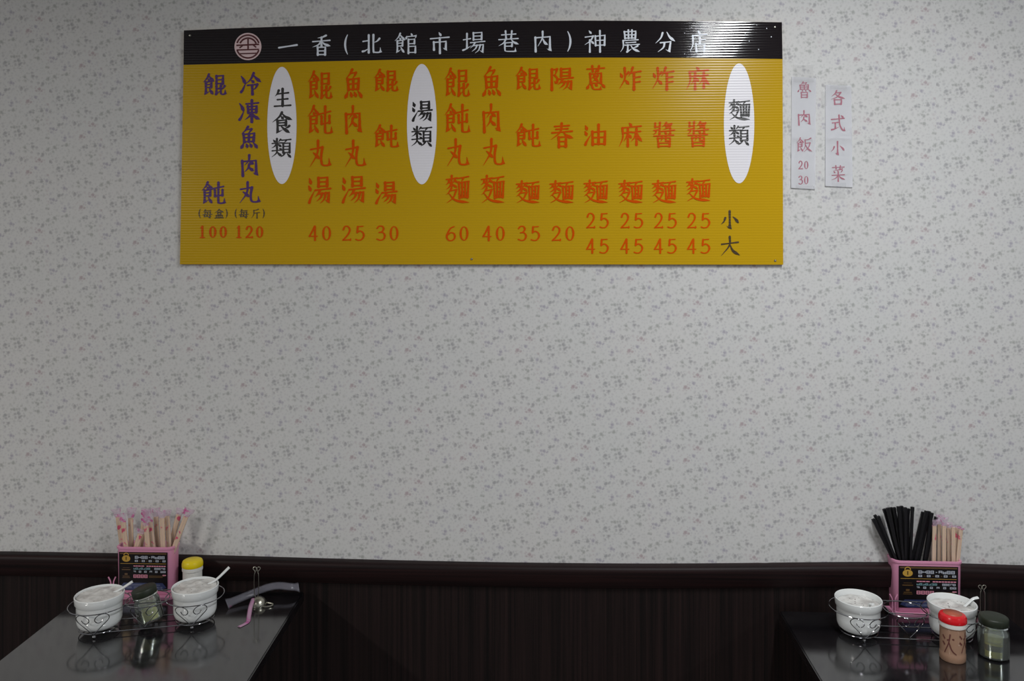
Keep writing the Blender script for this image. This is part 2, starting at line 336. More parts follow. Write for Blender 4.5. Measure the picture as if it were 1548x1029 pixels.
G = {
 '餛': "@shi 0 0 50 100;@kun 50 4 100 100", '飩': "@shi 0 0 50 100;@tun 48 2 100 100",
 '館': "@shi 0 0 48 100;d 74,0 79,10;d 54,14 51,28;k 54,17 98,12 92,26;l 62,30 62,100;l 62,31 90,29 89,51;l 62,52 89,51;l 62,66 94,64 93,96;l 62,96 93,95",
 '飯': "@shi 0 0 48 100;p 92,2 74,12 54,14;p 56,14 56,60 38,98;l 58,38 88,35;p 88,35 76,70 48,100;n 58,48 74,78 100,97",
 '魚': "p 44,0 30,16 6,32;l 36,13 66,11;p 66,11 58,22 46,30;l 16,34 22,72;l 16,36 84,31 78,69;l 50,34 50,70;l 20,52 80,49;l 22,71 78,69;d 16,78 12,88 2,100;d 34,80 38,88 40,96;d 56,79 62,87 66,95;d 78,76 90,86 100,98",
 '肉': "l 10,28 14,100;k 10,31 88,26 90,96 72,84;p 50,0 48,24 26,48;n 48,24 58,34 76,44;p 50,44 44,62 26,80;n 47,54 58,66 76,76",
 '丸': "p 42,0 38,50 2,100;l 6,34 64,25;K 64,25 58,60 62,90 82,95 100,92 96,66;d 18,46 30,54 46,68",
 '湯': "@shui 0 4 28 98;@yang 28 0 100 100", '陽': "@fu 0 2 34 100;@yang 30 0 100 100",
 '場': "l 2,36 34,30;l 18,6 18,76;t 0,86 14,80 38,64;@yang 32 0 100 100",
 '類': "d 8,6 18,18;p 46,4 34,18;l 2,26 52,22;l 27,0 27,50;p 26,26 14,42 0,50;d 30,28 48,42;l 2,66 52,61;p 28,52 24,78 0,100;n 26,68 38,84 54,94;d 40,52 50,60;l 52,8 100,3;p 76,7 70,16 66,22;l 60,24 60,76;l 60,25 94,23 93,75;l 60,42 93,41;l 60,58 93,57;l 60,75 93,74;p 68,78 60,90 46,100;d 80,80 98,100",
 '麵': "l 2,14 48,8;l 25,0 25,38;p 14,16 10,26 0,34;d 13,20 21,27;p 40,12 35,22 27,28;d 38,16 48,24;p 24,30 14,42 2,50;d 26,30 46,42;p 24,46 16,58 2,70;l 16,56 46,51;p 46,51 32,80 4,100;n 12,64 42,90 100,98;l 50,10 98,3;p 76,8 70,18 66,22;l 56,24 60,82;l 56,26 98,20 94,80;l 60,81 94,78;l 70,26 71,78;l 84,24 83,78;l 70,42 84,41;l 70,58 84,57",
 '春': "l 16,13 82,9;l 22,25 76,22;l 4,40 96,33;p 48,0 42,36 0,68;n 54,36 72,52 100,62;l 34,58 36,100;l 34,59 68,56 67,98;l 35,77 67,76;l 36,97 67,96",
 '蔥': "l 4,13 96,8;l 32,0 35,22;l 68,0 62,21;p 54,20 46,30;l 20,32 24,74;l 20,34 80,30 78,72;l 24,73 78,71;p 44,36 38,46 28,52;l 40,43 62,40;p 62,40 50,56 32,66;d 38,46 62,64;d 14,78 10,88 4,96;K 28,76 38,97 60,99 76,98 78,84;d 46,74 58,84;d 80,74 98,90",
 '油': "@shui 0 4 28 98;l 36,34 38,98;l 36,37 98,32 95,95;l 66,0 66,94;l 38,64 96,61;l 38,95 95,94",
 '炸': "d 4,26 12,44;p 42,22 32,36;p 24,2 25,50 0,96;d 26,56 42,74;p 62,0 54,22 42,40;l 56,24 100,17;l 68,24 68,100;l 68,46 96,42;l 68,68 96,64",
 '麻': "d 44,0 54,12;l 12,21 96,13;p 14,21 16,62 0,100;l 22,42 54,38;l 38,26 38,98;p 38,42 32,60 20,78;d 40,46 52,62;l 58,40 94,35;l 76,24 76,92;p 74,40 68,60 52,78;n 78,40 88,64 100,78",
 '醬': "l 32,0 30,48;l 10,3 10,19;l 10,19 30,17;l 4,33 32,28;p 14,32 12,42 0,50;p 62,0 54,10 42,18;l 58,7 86,5;p 86,5 74,20 46,30;d 56,12 66,20;d 68,9 78,16;l 40,37 100,31;k 80,22 80,50 68,45;d 54,38 62,46;l 4,56 96,52;l 22,64 26,100;l 22,65 80,62 77,98;p 42,55 42,68 36,78;l 60,54 60,76 76,76;l 25,85 78,84;l 26,98 77,97",
 '生': "p 26,8 18,26 4,40;l 18,28 86,21;l 50,0 50,94;l 18,60 82,55;l 0,97 100,91",
 '食': "p 48,0 34,22 0,48;n 48,4 66,22 100,36;d 44,20 54,30;l 26,41 70,37 68,64;l 27,52 68,50;l 27,65 68,63;k 25,40 26,98 54,84;n 42,66 60,82 88,100;p 86,66 76,74 62,78",
 '冷': "@bing 0 10 26 90;p 64,0 50,28 24,52;n 62,8 78,26 100,42;d 52,34 64,44;l 34,58 82,53;p 82,53 74,70 60,80;l 56,58 58,100",
 '凍': "@bing 0 10 26 90;l 34,17 94,12;l 62,0 62,100;l 42,28 45,58;l 42,30 86,27 83,56;l 43,43 83,42;l 45,57 83,56;p 60,60 48,76 28,90;n 62,58 78,76 100,88",
 '每': "p 28,0 18,18 2,32;l 20,16 88,11;l 26,30 16,84;l 26,31 82,27;k 82,27 74,100 56,90;l 0,62 100,55;l 16,84 88,80;d 44,34 54,48;d 40,64 50,76",
 '盒': "p 50,0 36,18 0,40;n 50,2 68,18 100,36;l 34,31 66,29;l 32,40 36,60;l 32,41 70,39 66,59;l 36,60 66,59;l 16,70 20,96;l 16,70 86,67 82,95;l 38,69 40,96;l 60,68 60,95;l 0,99 100,96",
 '斤': "p 84,0 60,9 28,14;p 30,12 28,60 2,100;l 30,45 100,38;l 68,42 68,100",
 '小': "k 50,0 51,100 32,84;p 24,38 16,58 0,74;d 70,32 86,46 100,64",
 '大': "l 2,40 92,29;p 46,0 44,46 0,100;n 46,38 64,74 100,97",
 '一': "l 0,100 100,30",
 '香': "p 76,0 54,9 28,13;l 0,32 98,25;l 50,10 50,58;p 48,30 32,48 0,60;n 50,30 70,46 100,54;@ri 28 60 72 100",
 '北': "l 2,36 34,31;l 34,2 34,96;t 0,90 14,86 34,74;p 94,20 80,34 62,42;K 60,0 60,86 68,94 86,95 100,92 98,68",
 '市': "d 46,0 56,14;l 0,30 100,22;l 18,46 19,84;k 18,48 84,43 82,84 68,74;l 50,26 51,100",
 '巷': "l 14,19 86,14;l 34,0 37,38;l 66,0 62,37;l 0,42 98,36;p 34,42 24,58 0,72;n 62,40 76,54 100,64;l 30,58 68,55 66,74;l 32,74 66,73;K 31,57 31,90 38,98 70,99 84,98 84,80",
 '內': "l 10,30 12,100;k 10,32 90,26 90,96 74,86;p 50,0 48,34 24,74;n 50,34 62,56 78,66",
 '神': "d 20,0 30,12;l 2,30 40,25;p 40,25 26,48 0,66;l 24,44 24,100;d 28,46 42,60;l 50,24 52,70;l 50,26 96,21 94,68;l 51,46 94,44;l 52,69 94,67;l 72,0 73,100",
 '農': "l 20,7 24,38;l 20,8 80,5 77,37;l 22,22 78,21;l 24,37 77,36;l 41,0 42,37;l 60,0 59,36;l 12,48 92,44;p 14,48 14,78 0,100;l 28,58 80,55;l 22,69 98,65;l 38,68 38,94;t 34,100 58,86;p 90,72 78,78 62,82;n 52,68 68,86 100,99",
 '分': "p 36,4 26,30 0,56;n 58,0 74,26 100,46;k 24,54 78,49 70,98 52,88;p 46,54 40,78 12,100",
 '店': "d 46,0 56,14;l 14,24 96,16;p 16,24 16,66 0,100;l 56,30 56,62;l 56,45 86,41;@kou 34 64 84 100",
 '魯': "p 42,0 34,10 22,18;l 38,8 66,6;p 66,6 56,18;l 18,21 22,48;l 18,22 82,19 78,46;l 50,21 50,47;l 20,34 80,32;l 22,47 78,46;d 12,50 2,64;d 34,52 38,60;d 58,52 64,60;d 82,49 100,62;@ri 28 67 74 100",
 '各': "p 40,0 28,22 4,42;l 34,16 70,13;p 70,13 46,44 0,64;n 28,22 56,44 100,58;@kou 24 66 76 100",
 '式': "l 0,28 98,20;K 58,0 64,60 84,94 98,100 99,76;d 74,2 90,14;l 8,50 52,46;l 30,50 30,84;t 2,94 30,88 58,76",
 '菜': "l 6,12 94,8;l 32,0 34,20;l 66,0 63,20;p 80,20 50,27 18,30;d 16,35 26,45;d 44,32 52,42;p 80,30 68,45;l 4,62 96,57;l 50,47 50,100;p 48,60 34,78 0,92;n 52,60 68,76 100,90",
 '(': "b 100,0 30,22 0,50 30,78 100,100", ')': "b 0,0 70,22 100,50 70,78 0,100",
 '0': "o 50,50 50,50", '1': "p 55,0 30,12 8,14;s 55,0 55,99;h 8,100 100,100",
 '2': "s 8,24 26,3 60,0 86,16 84,40 50,70 2,98;s 2,97 60,96 100,94;p 96,96 100,84",
 '3': "s 8,16 30,2 68,2 84,20 64,40 30,46;s 30,46 74,46 98,66 84,92 44,100 4,92",
 '4': "s 66,0 34,38 0,72;h 0,72 100,72;s 70,0 71,100",
 '5': "h 24,3 92,0;s 24,3 18,44;s 18,44 56,34 94,50 98,74 70,96 30,100 0,94",
 '6': "s 88,0 46,14 12,50 4,76 24,98 64,100 96,80 88,52 50,44 8,64",
}
def parse(s, x0=0, y0=0, x1=100, y1=100):
    out = []
    for e in s.split(';'):
        t = e.split()
        if t[0][0] == '@':
            a, b, c, d = map(float, t[1:5]); sx = (x1 - x0) / 100; sy = (y1 - y0) / 100
            out += parse(COMP[t[0][1:]], x0 + a * sx, y0 + b * sy, x0 + c * sx, y0 + d * sy)
        else:
            pts = [tuple(map(float, q.split(','))) for q in t[1:]]
            if t[0] == 'o': out.append(('o', [(x0 + 50 * (x1 - x0) / 100, y0 + 50 * (y1 - y0) / 100)]))
            else: out.append((t[0], [(x0 + p[0] * (x1 - x0) / 100, y0 + p[1] * (y1 - y0) / 100) for p in pts]))
    return out
def spl2(pts, n):
    return [(v.x, v.y) for v in spline([Vector((p[0], p[1], 0)) for p in pts], n)]
def glyph(bm, ch, bx, w, place, contrast=0.62, mi=0):
    """draw ch inside pixel box bx=(x0,y0,x1,y1) with brush width w px"""
    x0, y0, x1, y1 = bx; h = w * 0.5
    st = parse(G[ch])
    xs = [p[0] for t, q in st for p in q]; ys = [p[1] for t, q in st for p in q]
    if ch == '0': xs = [0, 100]; ys = [0, 100]
    ax, bx_, ay, by = min(xs), max(xs), min(ys), max(ys)
    X0, X1 = x0 + h * 0.8, x1 - h * 0.8; Y0, Y1 = y0 + h * 0.7, y1 - h * 0.7
    def fx(p):
        return (X0 + (p[0] - ax) / max(bx_ - ax, 1e-6) * (X1 - X0), Y0 + (p[1] - ay) / max(by - ay, 1e-6) * (Y1 - Y0))
    for si, (t, q) in enumerate(st):
        lay = si * 0.00002
        if t == 'o':
            cx, cy = (X0 + X1) / 2, (Y0 + Y1) / 2; rx, ry = (X1 - X0) / 2, (Y1 - Y0) / 2; N = 28; vo = []; vi = []
            for k in range(N):
                a = 2 * math.pi * k / N; c, s = math.cos(a), math.sin(a)
                wd = w * (0.32 + 0.5 * abs(c) ** 1.3)
                vo.append(bm.verts.new(place(cx + (rx + wd / 2 * 0.6) * c, cy + (ry + wd / 2 * 0.6) * s, lay)))
                vi.append(bm.verts.new(place(cx + (rx - wd) * c, cy + (ry - wd) * s, lay)))
            for k in range(N):
                f = bm.faces.new((vo[k], vo[(k + 1) % N], vi[(k + 1) % N], vi[k])); f.material_index = mi
            continue
        P = [fx(p) for p in q]
        hook = None
        if t in 'kK': hook = P[-1]; P = P[:-1]
        if t in 'pndtbs' and len(P) > 2: P = spl2(P, 5)
        elif t == 'K': P = spl2(P, 5)
        else:
            Q = []
            for a, b in zip(P, P[1:]):
                for k in range(4): Q.append((a[0] + (b[0] - a[0]) * k / 4, a[1] + (b[1] - a[1]) * k / 4))
            Q.append(P[-1]); P = Q
        nbase = len(P)
        if hook:
            a = P[-1]
            for k in (0.33, 0.66, 1.0): P.append((a[0] + (hook[0] - a[0]) * k, a[1] + (hook[1] - a[1]) * k))
        L = [0.0]
        for a, b in zip(P, P[1:]): L.append(L[-1] + math.hypot(b[0] - a[0], b[1] - a[1]))
        Lb = L[nbase - 1]
        tot = max(Lb, 1e-6)
        def width(i):
            u = L[i] / tot
            a = P[max(i - 1, 0)]; b = P[min(i + 1, len(P) - 1)]
            dx, dy = abs(b[0] - a[0]), abs(b[1] - a[1]); dd = dx / (math.hypot(dx, dy) + 1e-9)
            base = w * (1 - (1 - contrast) * dd ** 1.5)
            if i >= nbase: return base * max(0.12, 1.0 - (L[i] - Lb) / (L[-1] - Lb + 1e-9) * 0.9)
            if t in 'lkK': return base * (0.82 + 0.35 * abs(u - 0.45) ** 1.2 * 2)
            if t in 's': return base * 0.95
            if t == 'h': return w * 0.5
            if t == 'p': return w * (1.0 - 0.85 * u ** 1.25)
            if t == 't': return w * (1.05 - 0.9 * u)
            if t == 'n': return w * (0.35 + 1.05 * (u / 0.72) if u < 0.72 else 1.4 - 1.2 * (u - 0.72) / 0.28)
            if t == 'd': return w * (0.35 + 0.95 * min(u / 0.7, 1)) * (1 if u < 0.8 else 1 - (u - 0.8) * 2.2)
            if t == 'b': return w * (0.35 + 0.65 * math.sin(math.pi * min(max(u, 0.0), 1.0)))
            return base
        left = []; right = []
        for i, p in enumerate(P):
            a = P[max(i - 1, 0)]; b = P[min(i + 1, len(P) - 1)]
            dx, dy = b[0] - a[0], b[1] - a[1]; l = math.hypot(dx, dy) or 1
            nx, ny = -dy / l, dx / l; wd = width(i) / 2
            # mitre at sharp corners
            if 0 < i < len(P) - 1:
                d1 = (p[0] - a[0], p[1] - a[1]); d2 = (b[0] - p[0], b[1] - p[1])
                l1 = math.hypot(*d1) or 1; l2 = math.hypot(*d2) or 1
                cs = (d1[0] * d2[0] + d1[1] * d2[1]) / (l1 * l2); wd /= max(math.sqrt(max((1 + cs) / 2, 0)), 0.6)
            left.append(bm.verts.new(place(p[0] + nx * wd, p[1] + ny * wd, lay + i * 7e-7)))
            right.append(bm.verts.new(place(p[0] - nx * wd, p[1] - ny * wd, lay + i * 7e-7)))
        for i in range(len(P) - 1):
            f = bm.faces.new((left[i], left[i + 1], right[i + 1], right[i])); f.material_index = mi
        def cap(i, sgn, pt):
            j = i + (1 if i == 0 else -1)
            a = P[i]; b = P[j]; dx, dy = a[0] - b[0], a[1] - b[1]; l = math.hypot(dx, dy) or 1
            wd = width(i) / 2
            ang = math.atan2(dy, dx); vs = []
            for k in range(6):
                th = ang - math.pi / 2 + math.pi * k / 5
                vs.append(bm.verts.new(place(a[0] + wd * math.cos(th), a[1] + wd * math.sin(th), lay + i * 7e-7 + 0.000004)))
            f = bm.faces.new(vs); f.material_index = mi
        cap(0, 1, P[0]); cap(len(P) - 1, 1, P[-1])

# ------------------------------------------------------------------ the setting
def poly_prism(bm, top, bot):
    t = [bm.verts.new(p) for p in top]; b = [bm.verts.new(p) for p in bot]; n = len(t)
    bm.faces.new(t); bm.faces.new(list(reversed(b)))
    for i in range(n): bm.faces.new((t[i], b[i], b[(i + 1) % n], t[(i + 1) % n]))
XL, XR, YB, ZC = -4.2, 4.2, -5.2, 2.8
bm = nb()
ridge = lambda z: 0.585 + (1.3 - z) * 0.045 + (0.014 if True else 0)   # a lifted wallpaper seam
xs = [XL + i * (0.5 - XL) / 10 for i in range(10)] + [0.5 + i * 0.006 for i in range(36)] + [0.72 + i * (XR - 0.72) / 8 for i in range(9)]
zs = [0, 0.4] + [0.8 + i * 0.04 for i in range(18)] + [1.6, 2.2, ZC]
gr = []
for z in zs:
    row = []
    for x in xs:
        k = max(0, min(1, (1.40 - z) / 0.25)); d = (x - ridge(z)) / 0.010
        row.append(bm.verts.new((x, -0.0016 * k * math.exp(-d * d), z)))
    gr.append(row)
for a, b in zip(gr, gr[1:]):
    for i in range(len(xs) - 1):
        f = bm.faces.new((a[i], a[i + 1], b[i + 1], b[i])); f.smooth = True
box(bm, (XL, 0.003, 0), (XR, 0.12, ZC))
obj('wall_back', bm, M['wallpaper'], kind='structure')
bm = nb(); box(bm, (XL, YB, -0.05), (XR, 0.12, 0.0)); obj('floor', bm, M['floor'], kind='structure')
bm = nb(); box(bm, (XL, YB, ZC), (XR, 0.12, ZC + 0.05)); obj('ceiling', bm, M['ceiling'], kind='structure')
bm = nb(); box(bm, (XL, -0.012, 0), (XR, 0.001, 0.80)); obj('wall_panelling', bm, M['panel'], kind='structure')
# cap rail along the top of the panelling, bowed a little as in the photo
cap_px = [(-60, 833), (16, 833), (150, 835.2), (250, 837), (350, 839.3), (450, 842.3), (600, 846.3), (750, 849.3), (900, 851), (1000, 851.3), (1100, 850.8), (1250, 849.2), (1345, 849.2), (1450, 851), (1548, 854), (1640, 856)]
pts = spline([onY(x, y, 0.0) for x, y in cap_px], 3)
pts = [Vector((XL, 0, pts[0].z))] + [p for p in pts if XL < p.x < XR] + [Vector((XR, 0, pts[-1].z))]
prof = [(0.0, 0.0), (-0.020, 0.0), (-0.027, -0.002), (-0.031, -0.007), (-0.032, -0.014), (-0.030, -0.03), (-0.026, -0.052), (-0.022, -0.060), (-0.013, -0.063), (0.0, -0.063)]
bm = nb(); rows = [[bm.verts.new((p.x, a, p.z + b)) for a, b in prof] for p in pts]
for A, B in zip(rows, rows[1:]):
    for i in range(len(prof)):
        j = (i + 1) % len(prof); bm.faces.new((A[i], B[i], B[j], A[j]))
bm.faces.new(rows[0]); bm.faces.new(list(reversed(rows[-1])))
obj('trim_1', bm, M['cap'], smooth=True, kind='structure')

# ------------------------------------------------------------------ menu board
def lerp_poly(pts, x):
    for a, b in zip(pts, pts[1:]):
        if a[0] <= x <= b[0]: return a[1] + (b[1] - a[1]) * (x - a[0]) / (b[0] - a[0])
    return pts[-1][1] if x > pts[-1][0] else pts[0][1]
top_l = [(278, 46), (360, 42.5), (450, 39.3), (535, 37), (620, 35), (740, 32.4), (870, 31), (1000, 31.6), (1100, 32.6), (1182, 33.6)]
hdr_l = [(277.5, 98), (450, 93.6), (620, 89.6), (760, 87.6), (900, 86.8), (1030, 87.4), (1183, 89)]
bot_l = [(272, 399.4), (600, 399.6), (900, 399.6), (1184, 400)]
YS = -0.010
board = thing('menu_board', 'wide yellow menu board with black header strip high on the wallpapered wall', 'sign', onY(728, 399, 0.0))
bm = nb()
def edge_x(row, f):   # row 0 top, 1 header line, 2 bottom
    a, b = ((278, 1182), (277.4, 1183), (272, 1184))[row]; return a + (b - a) * f
N = 24; front = []; back = []
for r, ln in enumerate((top_l, hdr_l, bot_l)):
    rf = []; rb = []
    for i in range(N + 1):
        x = edge_x(r, i / N); p = onY(x, lerp_poly(ln, x), YS)
        rf.append(bm.verts.new(p)); rb.append(bm.verts.new((p.x, -0.001, p.z)))
    front.append(rf); back.append(rb)
for r in range(2):
    for i in range(N):
        bm.faces.new((front[r][i], front[r + 1][i], front[r + 1][i + 1], front[r][i + 1]))
        bm.faces.new((back[r][i], back[r][i + 1], back[r + 1][i + 1], back[r + 1][i]))
    for i in (0, N): bm.faces.new((front[r][i], back[r][i], back[r + 1][i], front[r + 1][i]))
for i in range(N):
    bm.faces.new((front[0][i], front[0][i + 1], back[0][i + 1], back[0][i]))
    bm.faces.new((front[2][i], back[2][i], back[2][i + 1], front[2][i + 1]))
obj('panel', bm, M['yellow'], board)
bm = nb(); prev = None
for i in range(N + 1):
    xa = edge_x(0, i / N); xb = edge_x(1, i / N)
    cur = (bm.verts.new(onY(xa, lerp_poly(top_l, xa), YS - 0.0004)), bm.verts.new(onY(xb, lerp_poly(hdr_l, xb), YS - 0.0004)))
    if prev: bm.faces.new((prev[0], prev[1], cur[1], cur[0]))
    prev = cur
obj('header_band', bm, M['black'], board)['label'] = 'black header band across the top of the board'
def sign_place(off):
    return lambda x, y, l: onY(x, y, YS - off - l)
PL = sign_place(0.0010)
def ell(bm, cx, cy, rx, ry, place, n=64, mi=0, a0=0, a1=None, inner=None):
    if inner is None:
        f = bm.faces.new([bm.verts.new(place(cx + rx * math.cos(2 * math.pi * k / n), cy + ry * math.sin(2 * math.pi * k / n), 0)) for k in range(n)])
        f.material_index = mi
    else:
        prev = None
        for k in range(n + 1):
            a = a0 + (a1 - a0) * k / n
            cur = [bm.verts.new(place(cx + r * math.cos(a), cy + r * math.sin(a), 0)) for r in (rx, inner)]
            if prev:
                f = bm.faces.new((prev[0], cur[0], cur[1], prev[1])); f.material_index = mi
            prev = cur
for x0, y0, x1, y1 in ((404, 101, 448.3, 278), (615.2, 96.6, 660.2, 278.5), (1094.3, 95.8, 1140.3, 277)):
    bm = nb(); ell(bm, (x0 + x1) / 2, (y0 + y1) / 2, (x1 - x0) / 2, (y1 - y0) / 2, sign_place(0.0006)); obj('oval_plate', bm, M['ovalwhite'], board)
# emblem: pale disc with a maroon stylised character
bm = nb(); ecx, ecy = 374.8, 70.3
ell(bm, ecx, ecy, 20.4, 20.6, sign_place(0.0007))
emb = obj('emblem', bm, M['emblem'], board); emb['label'] = 'round maroon and pale pink emblem left of the shop name'
bm = nb(); EP = sign_place(0.0011)
def eseg(x0, y0, x1, y1, w, i=[0]):
    i[0] += 1; w += 0.45; l = math.hypot(x1 - x0, y1 - y0); nx, ny = -(y1 - y0) / l * w / 2, (x1 - x0) / l * w / 2
    bm.faces.new([bm.verts.new(EP(a, b, i[0] * 1e-5)) for a, b in ((x0 + nx, y0 + ny), (x1 + nx, y1 + ny), (x1 - nx, y1 - ny), (x0 - nx, y0 - ny))])
pi = math.pi
ell(bm, ecx, ecy, 18.4, 0, EP, 40, 0, pi * 1.10, pi * 1.90, 16.0)
ell(bm, ecx + .2, ecy + .4, 14.4, 0, EP, 40, 0, pi * 1.13, pi * 1.88, 11.9)
ell(bm, ecx, ecy, 18.4, 0, EP, 40, 0, pi * 0.10, pi * 0.90, 16.0)
eseg(357.3, 68.6, 391.6, 66.9, 1.9); eseg(375, 57, 375, 75.2, 1.9); eseg(357.6, 75.6, 391.4, 74.4, 1.6)
eseg(362, 81.2, 387.6, 80.4, 1.5); eseg(367, 68.6, 362, 72.4, 1.7); eseg(383, 68.2, 387.4, 71.6, 1.7)
obj('emblem_mark', bm, M['maroon'], emb)
# header words
for ch, b in (('一', (420, 66.5, 450.5, 73.5)), ('香', (471.5, 52.5, 500.5, 84)), ('(', (520.5, 51.5, 526.6, 83)), ('北', (547, 51.5, 576.6, 80.5)),
              ('館', (596, 49.5, 630.5, 81.5)), ('市', (649.5, 48.2, 680, 81.4)), ('場', (698.8, 48, 734, 81.2)), ('巷', (753, 46, 785, 78.6)),
              ('內', (808, 46.5, 832.6, 78.8)), (')', (857, 46.4, 863.6, 78.6)), ('神', (883, 45.6, 915.5, 79.4)), ('農', (937, 44.6, 968, 79.4)),
              ('分', (990, 47.4, 1021.5, 79.4)), ('店', (1042, 45.6, 1069.6, 78.8))):
    bm = nb(); glyph(bm, ch, b, 2.7 if ch in '館農場神巷' else (4.0 if ch == '一' else 3.1), PL)
    obj('shop_name_character', bm, M['white'], board)['label'] = 'white brush-written character in the black header'
def text(items, m, name, w, lab=None, contrast=0.62):
    for ch, b in items:
        bm = nb(); glyph(bm, ch, b, w * 0.93 * (0.80 if ch in '麵醬類' else 1) * (0.9 if ch in '餛飩麻蔥' else 1), PL, contrast)
        o = obj(name, bm, m, board)
        if lab: o['label'] = lab
def digits(s, x0, y0, x1, y1):
    n = len(s); gap = (x1 - x0) * (0.13 if n == 2 else 0.07); wd = (x1 - x0 - gap * (n - 1)) / n; out = []
    for i, c in enumerate(s):
        a = x0 + i * (wd + gap); k = 0.14 if c == '1' else 0.03
        out.append((c, (a + wd * k, y0, a + wd * (1 - k), y1)))
    return out
cols_blue = [[('餛', (306, 111, 342, 143.6)), ('飩', (304, 274, 340.6, 308))],
             [('冷', (363, 109, 396, 143.6)), ('凍', (360.5, 150, 394, 185.5)), ('魚', (363, 190, 390, 225)), ('肉', (364.5, 233, 389, 267)), ('丸', (361, 274, 393, 308))]]
for c in cols_blue: text(c, M['blue'], 'dish_character', 4.3, 'blue brush-written character')
text([('(', (300.3, 315, 303.6, 330)), ('每', (306, 316, 321, 330)), ('盒', (324, 315.5, 338.6, 330)), (')', (340.8, 315, 344, 330))], M['olive'], 'unit_character', 1.8)
text([('(', (355, 315, 358.2, 330)), ('每', (361, 316, 376, 330)), ('斤', (379.6, 315.5, 393.2, 330)), (')', (396.8, 315, 400, 330))], M['olive'], 'unit_character', 1.8)
ov = [('生', (413.4, 133, 441, 162)), ('食', (410.6, 168.4, 443, 202)), ('類', (409.6, 208.6, 441, 238.4))]
text(ov, M['ink'], 'category_character', 4.3)
text([('湯', (622, 152, 654.6, 184.2)), ('類', (621, 190.4, 653.8, 221.8))], M['ink'], 'category_character', 4.3)
text([('麵', (1100.5, 150.2, 1134.8, 182.2)), ('類', (1101, 189, 1133.2, 220))], M['ink'], 'category_character', 4.3)
red = [
 [('餛', (464.5, 106.5, 502, 149.3)), ('飩', (464, 158.5, 502.6, 202)), ('丸', (467, 211, 500, 253.4)), ('湯', (465, 266.5, 501.4, 308.4))],
 [('魚', (520.4, 103.5, 548.2, 149.2)), ('肉', (521.4, 159, 545.6, 202.4)), ('丸', (520.5, 211, 552.8, 253.2)), ('湯', (516, 265.5, 553.4, 307.8))],
 [('餛', (564, 104, 602, 138.2)), ('飩', (564, 188, 602.6, 222.6)), ('湯', (566.6, 273.8, 601.4, 309))],
 [('餛', (671, 102.2, 710, 145.9)), ('飩', (671, 156.3, 710.3, 200.3)), ('丸', (674.8, 209, 708.6, 252.2)), ('麵', (672.8, 264.3, 710.3, 307.8))],
 [('魚', (729, 100, 757.7, 146)), ('肉', (729.6, 156.4, 755.2, 201)), ('丸', (729, 208.6, 762.4, 251.4)), ('麵', (726, 264.3, 763.4, 307.6))],
 [('餛', (778, 101, 817, 135.8)), ('飩', (778, 186.5, 817, 221.7)), ('麵', (778.8, 272.6, 816.4, 307.6))],
 [('陽', (832.7, 102, 868.1, 137.1)), ('春', (831.6, 185, 868, 223.6)), ('麵', (829.5, 272.5, 868, 307.6))],
 [('蔥', (886, 98.6, 915.6, 136.2)), ('油', (882.6, 187, 916.6, 220)), ('麵', (881.2, 271.7, 919.8, 307.4))],
 [('炸', (935, 100.6, 970.4, 136.6)), ('麻', (934.6, 184.6, 972, 222.8)), ('麵', (934, 272, 972.4, 307.4))],
 [('炸', (985, 100.6, 1020, 136.6)), ('醬', (986, 184, 1021, 222.8)), ('麵', (984.6, 272, 1023.2, 307.4))],
 [('麻', (1036.4, 100, 1073.8, 136.6)), ('醬', (1038, 182.8, 1072.2, 222)), ('麵', (1036.4, 269.6, 1074.8, 304.8))]]
for c in red: text(c, M['red'], 'dish_character', 4.4)
for s, b in (('100', (299.5, 341, 343.8, 360)), ('120', (354.8, 341, 398.8, 360)), ('40', (466, 340.8, 501.4, 364)), ('25', (516.6, 340.8, 551.4, 364)),
             ('30', (568, 340.8, 603.4, 364)), ('60', (673.8, 341.2, 709.2, 364.4)), ('40', (728.8, 341.2, 764, 364.4)), ('35', (781.8, 341.2, 816.4, 364.4)),
             ('20', (833.4, 341.2, 869.4, 364.4)),
             ('25', (885.6, 321.4, 920.4, 345.2)), ('25', (937.4, 321.4, 972.4, 345.2)), ('25', (988.2, 321.4, 1023.2, 345.2)), ('25', (1038.2, 321.4, 1073.8, 345.2)),
             ('45', (885.4, 360.4, 920.4, 383.4)), ('45', (937.2, 360.4, 972.4, 383.4)), ('45', (988, 360.4, 1023.2, 383.4)), ('45', (1038, 360.4, 1073.8, 383.4))):
    text(digits(s, *b), M['red'], 'price_digit', 3.4, contrast=0.6)
text([('小', (1089, 318, 1117.2, 346.8)), ('大', (1089, 356.4, 1119.6, 387.6))], M['olive'], 'portion_character', 3.7)
for x, y in ((287, 53.5), (1171.5, 41), (1172, 394), (713, 391.5)):
    p = onY(x, y, YS - 0.0005); bm = nb()
    lathe(bm, [(0, 0.0022), (0.0022, 0.0016), (0.0034, 0.0), (0, -0.001)], p, 12, Matrix.Rotation(math.pi / 2, 4, 'X'))
    obj('nail_head', bm, M['dullsteel'], board, True)
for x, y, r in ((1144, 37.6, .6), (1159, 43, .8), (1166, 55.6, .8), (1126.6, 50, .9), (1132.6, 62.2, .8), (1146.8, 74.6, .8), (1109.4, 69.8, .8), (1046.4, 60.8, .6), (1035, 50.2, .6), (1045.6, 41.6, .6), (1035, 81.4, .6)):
    bm = nb(); ell(bm, x, y, r, r, sign_place(0.0012), 8)  # small glint on the header, painted as a white dot
    obj('painted_glint', bm, M['white'], board)

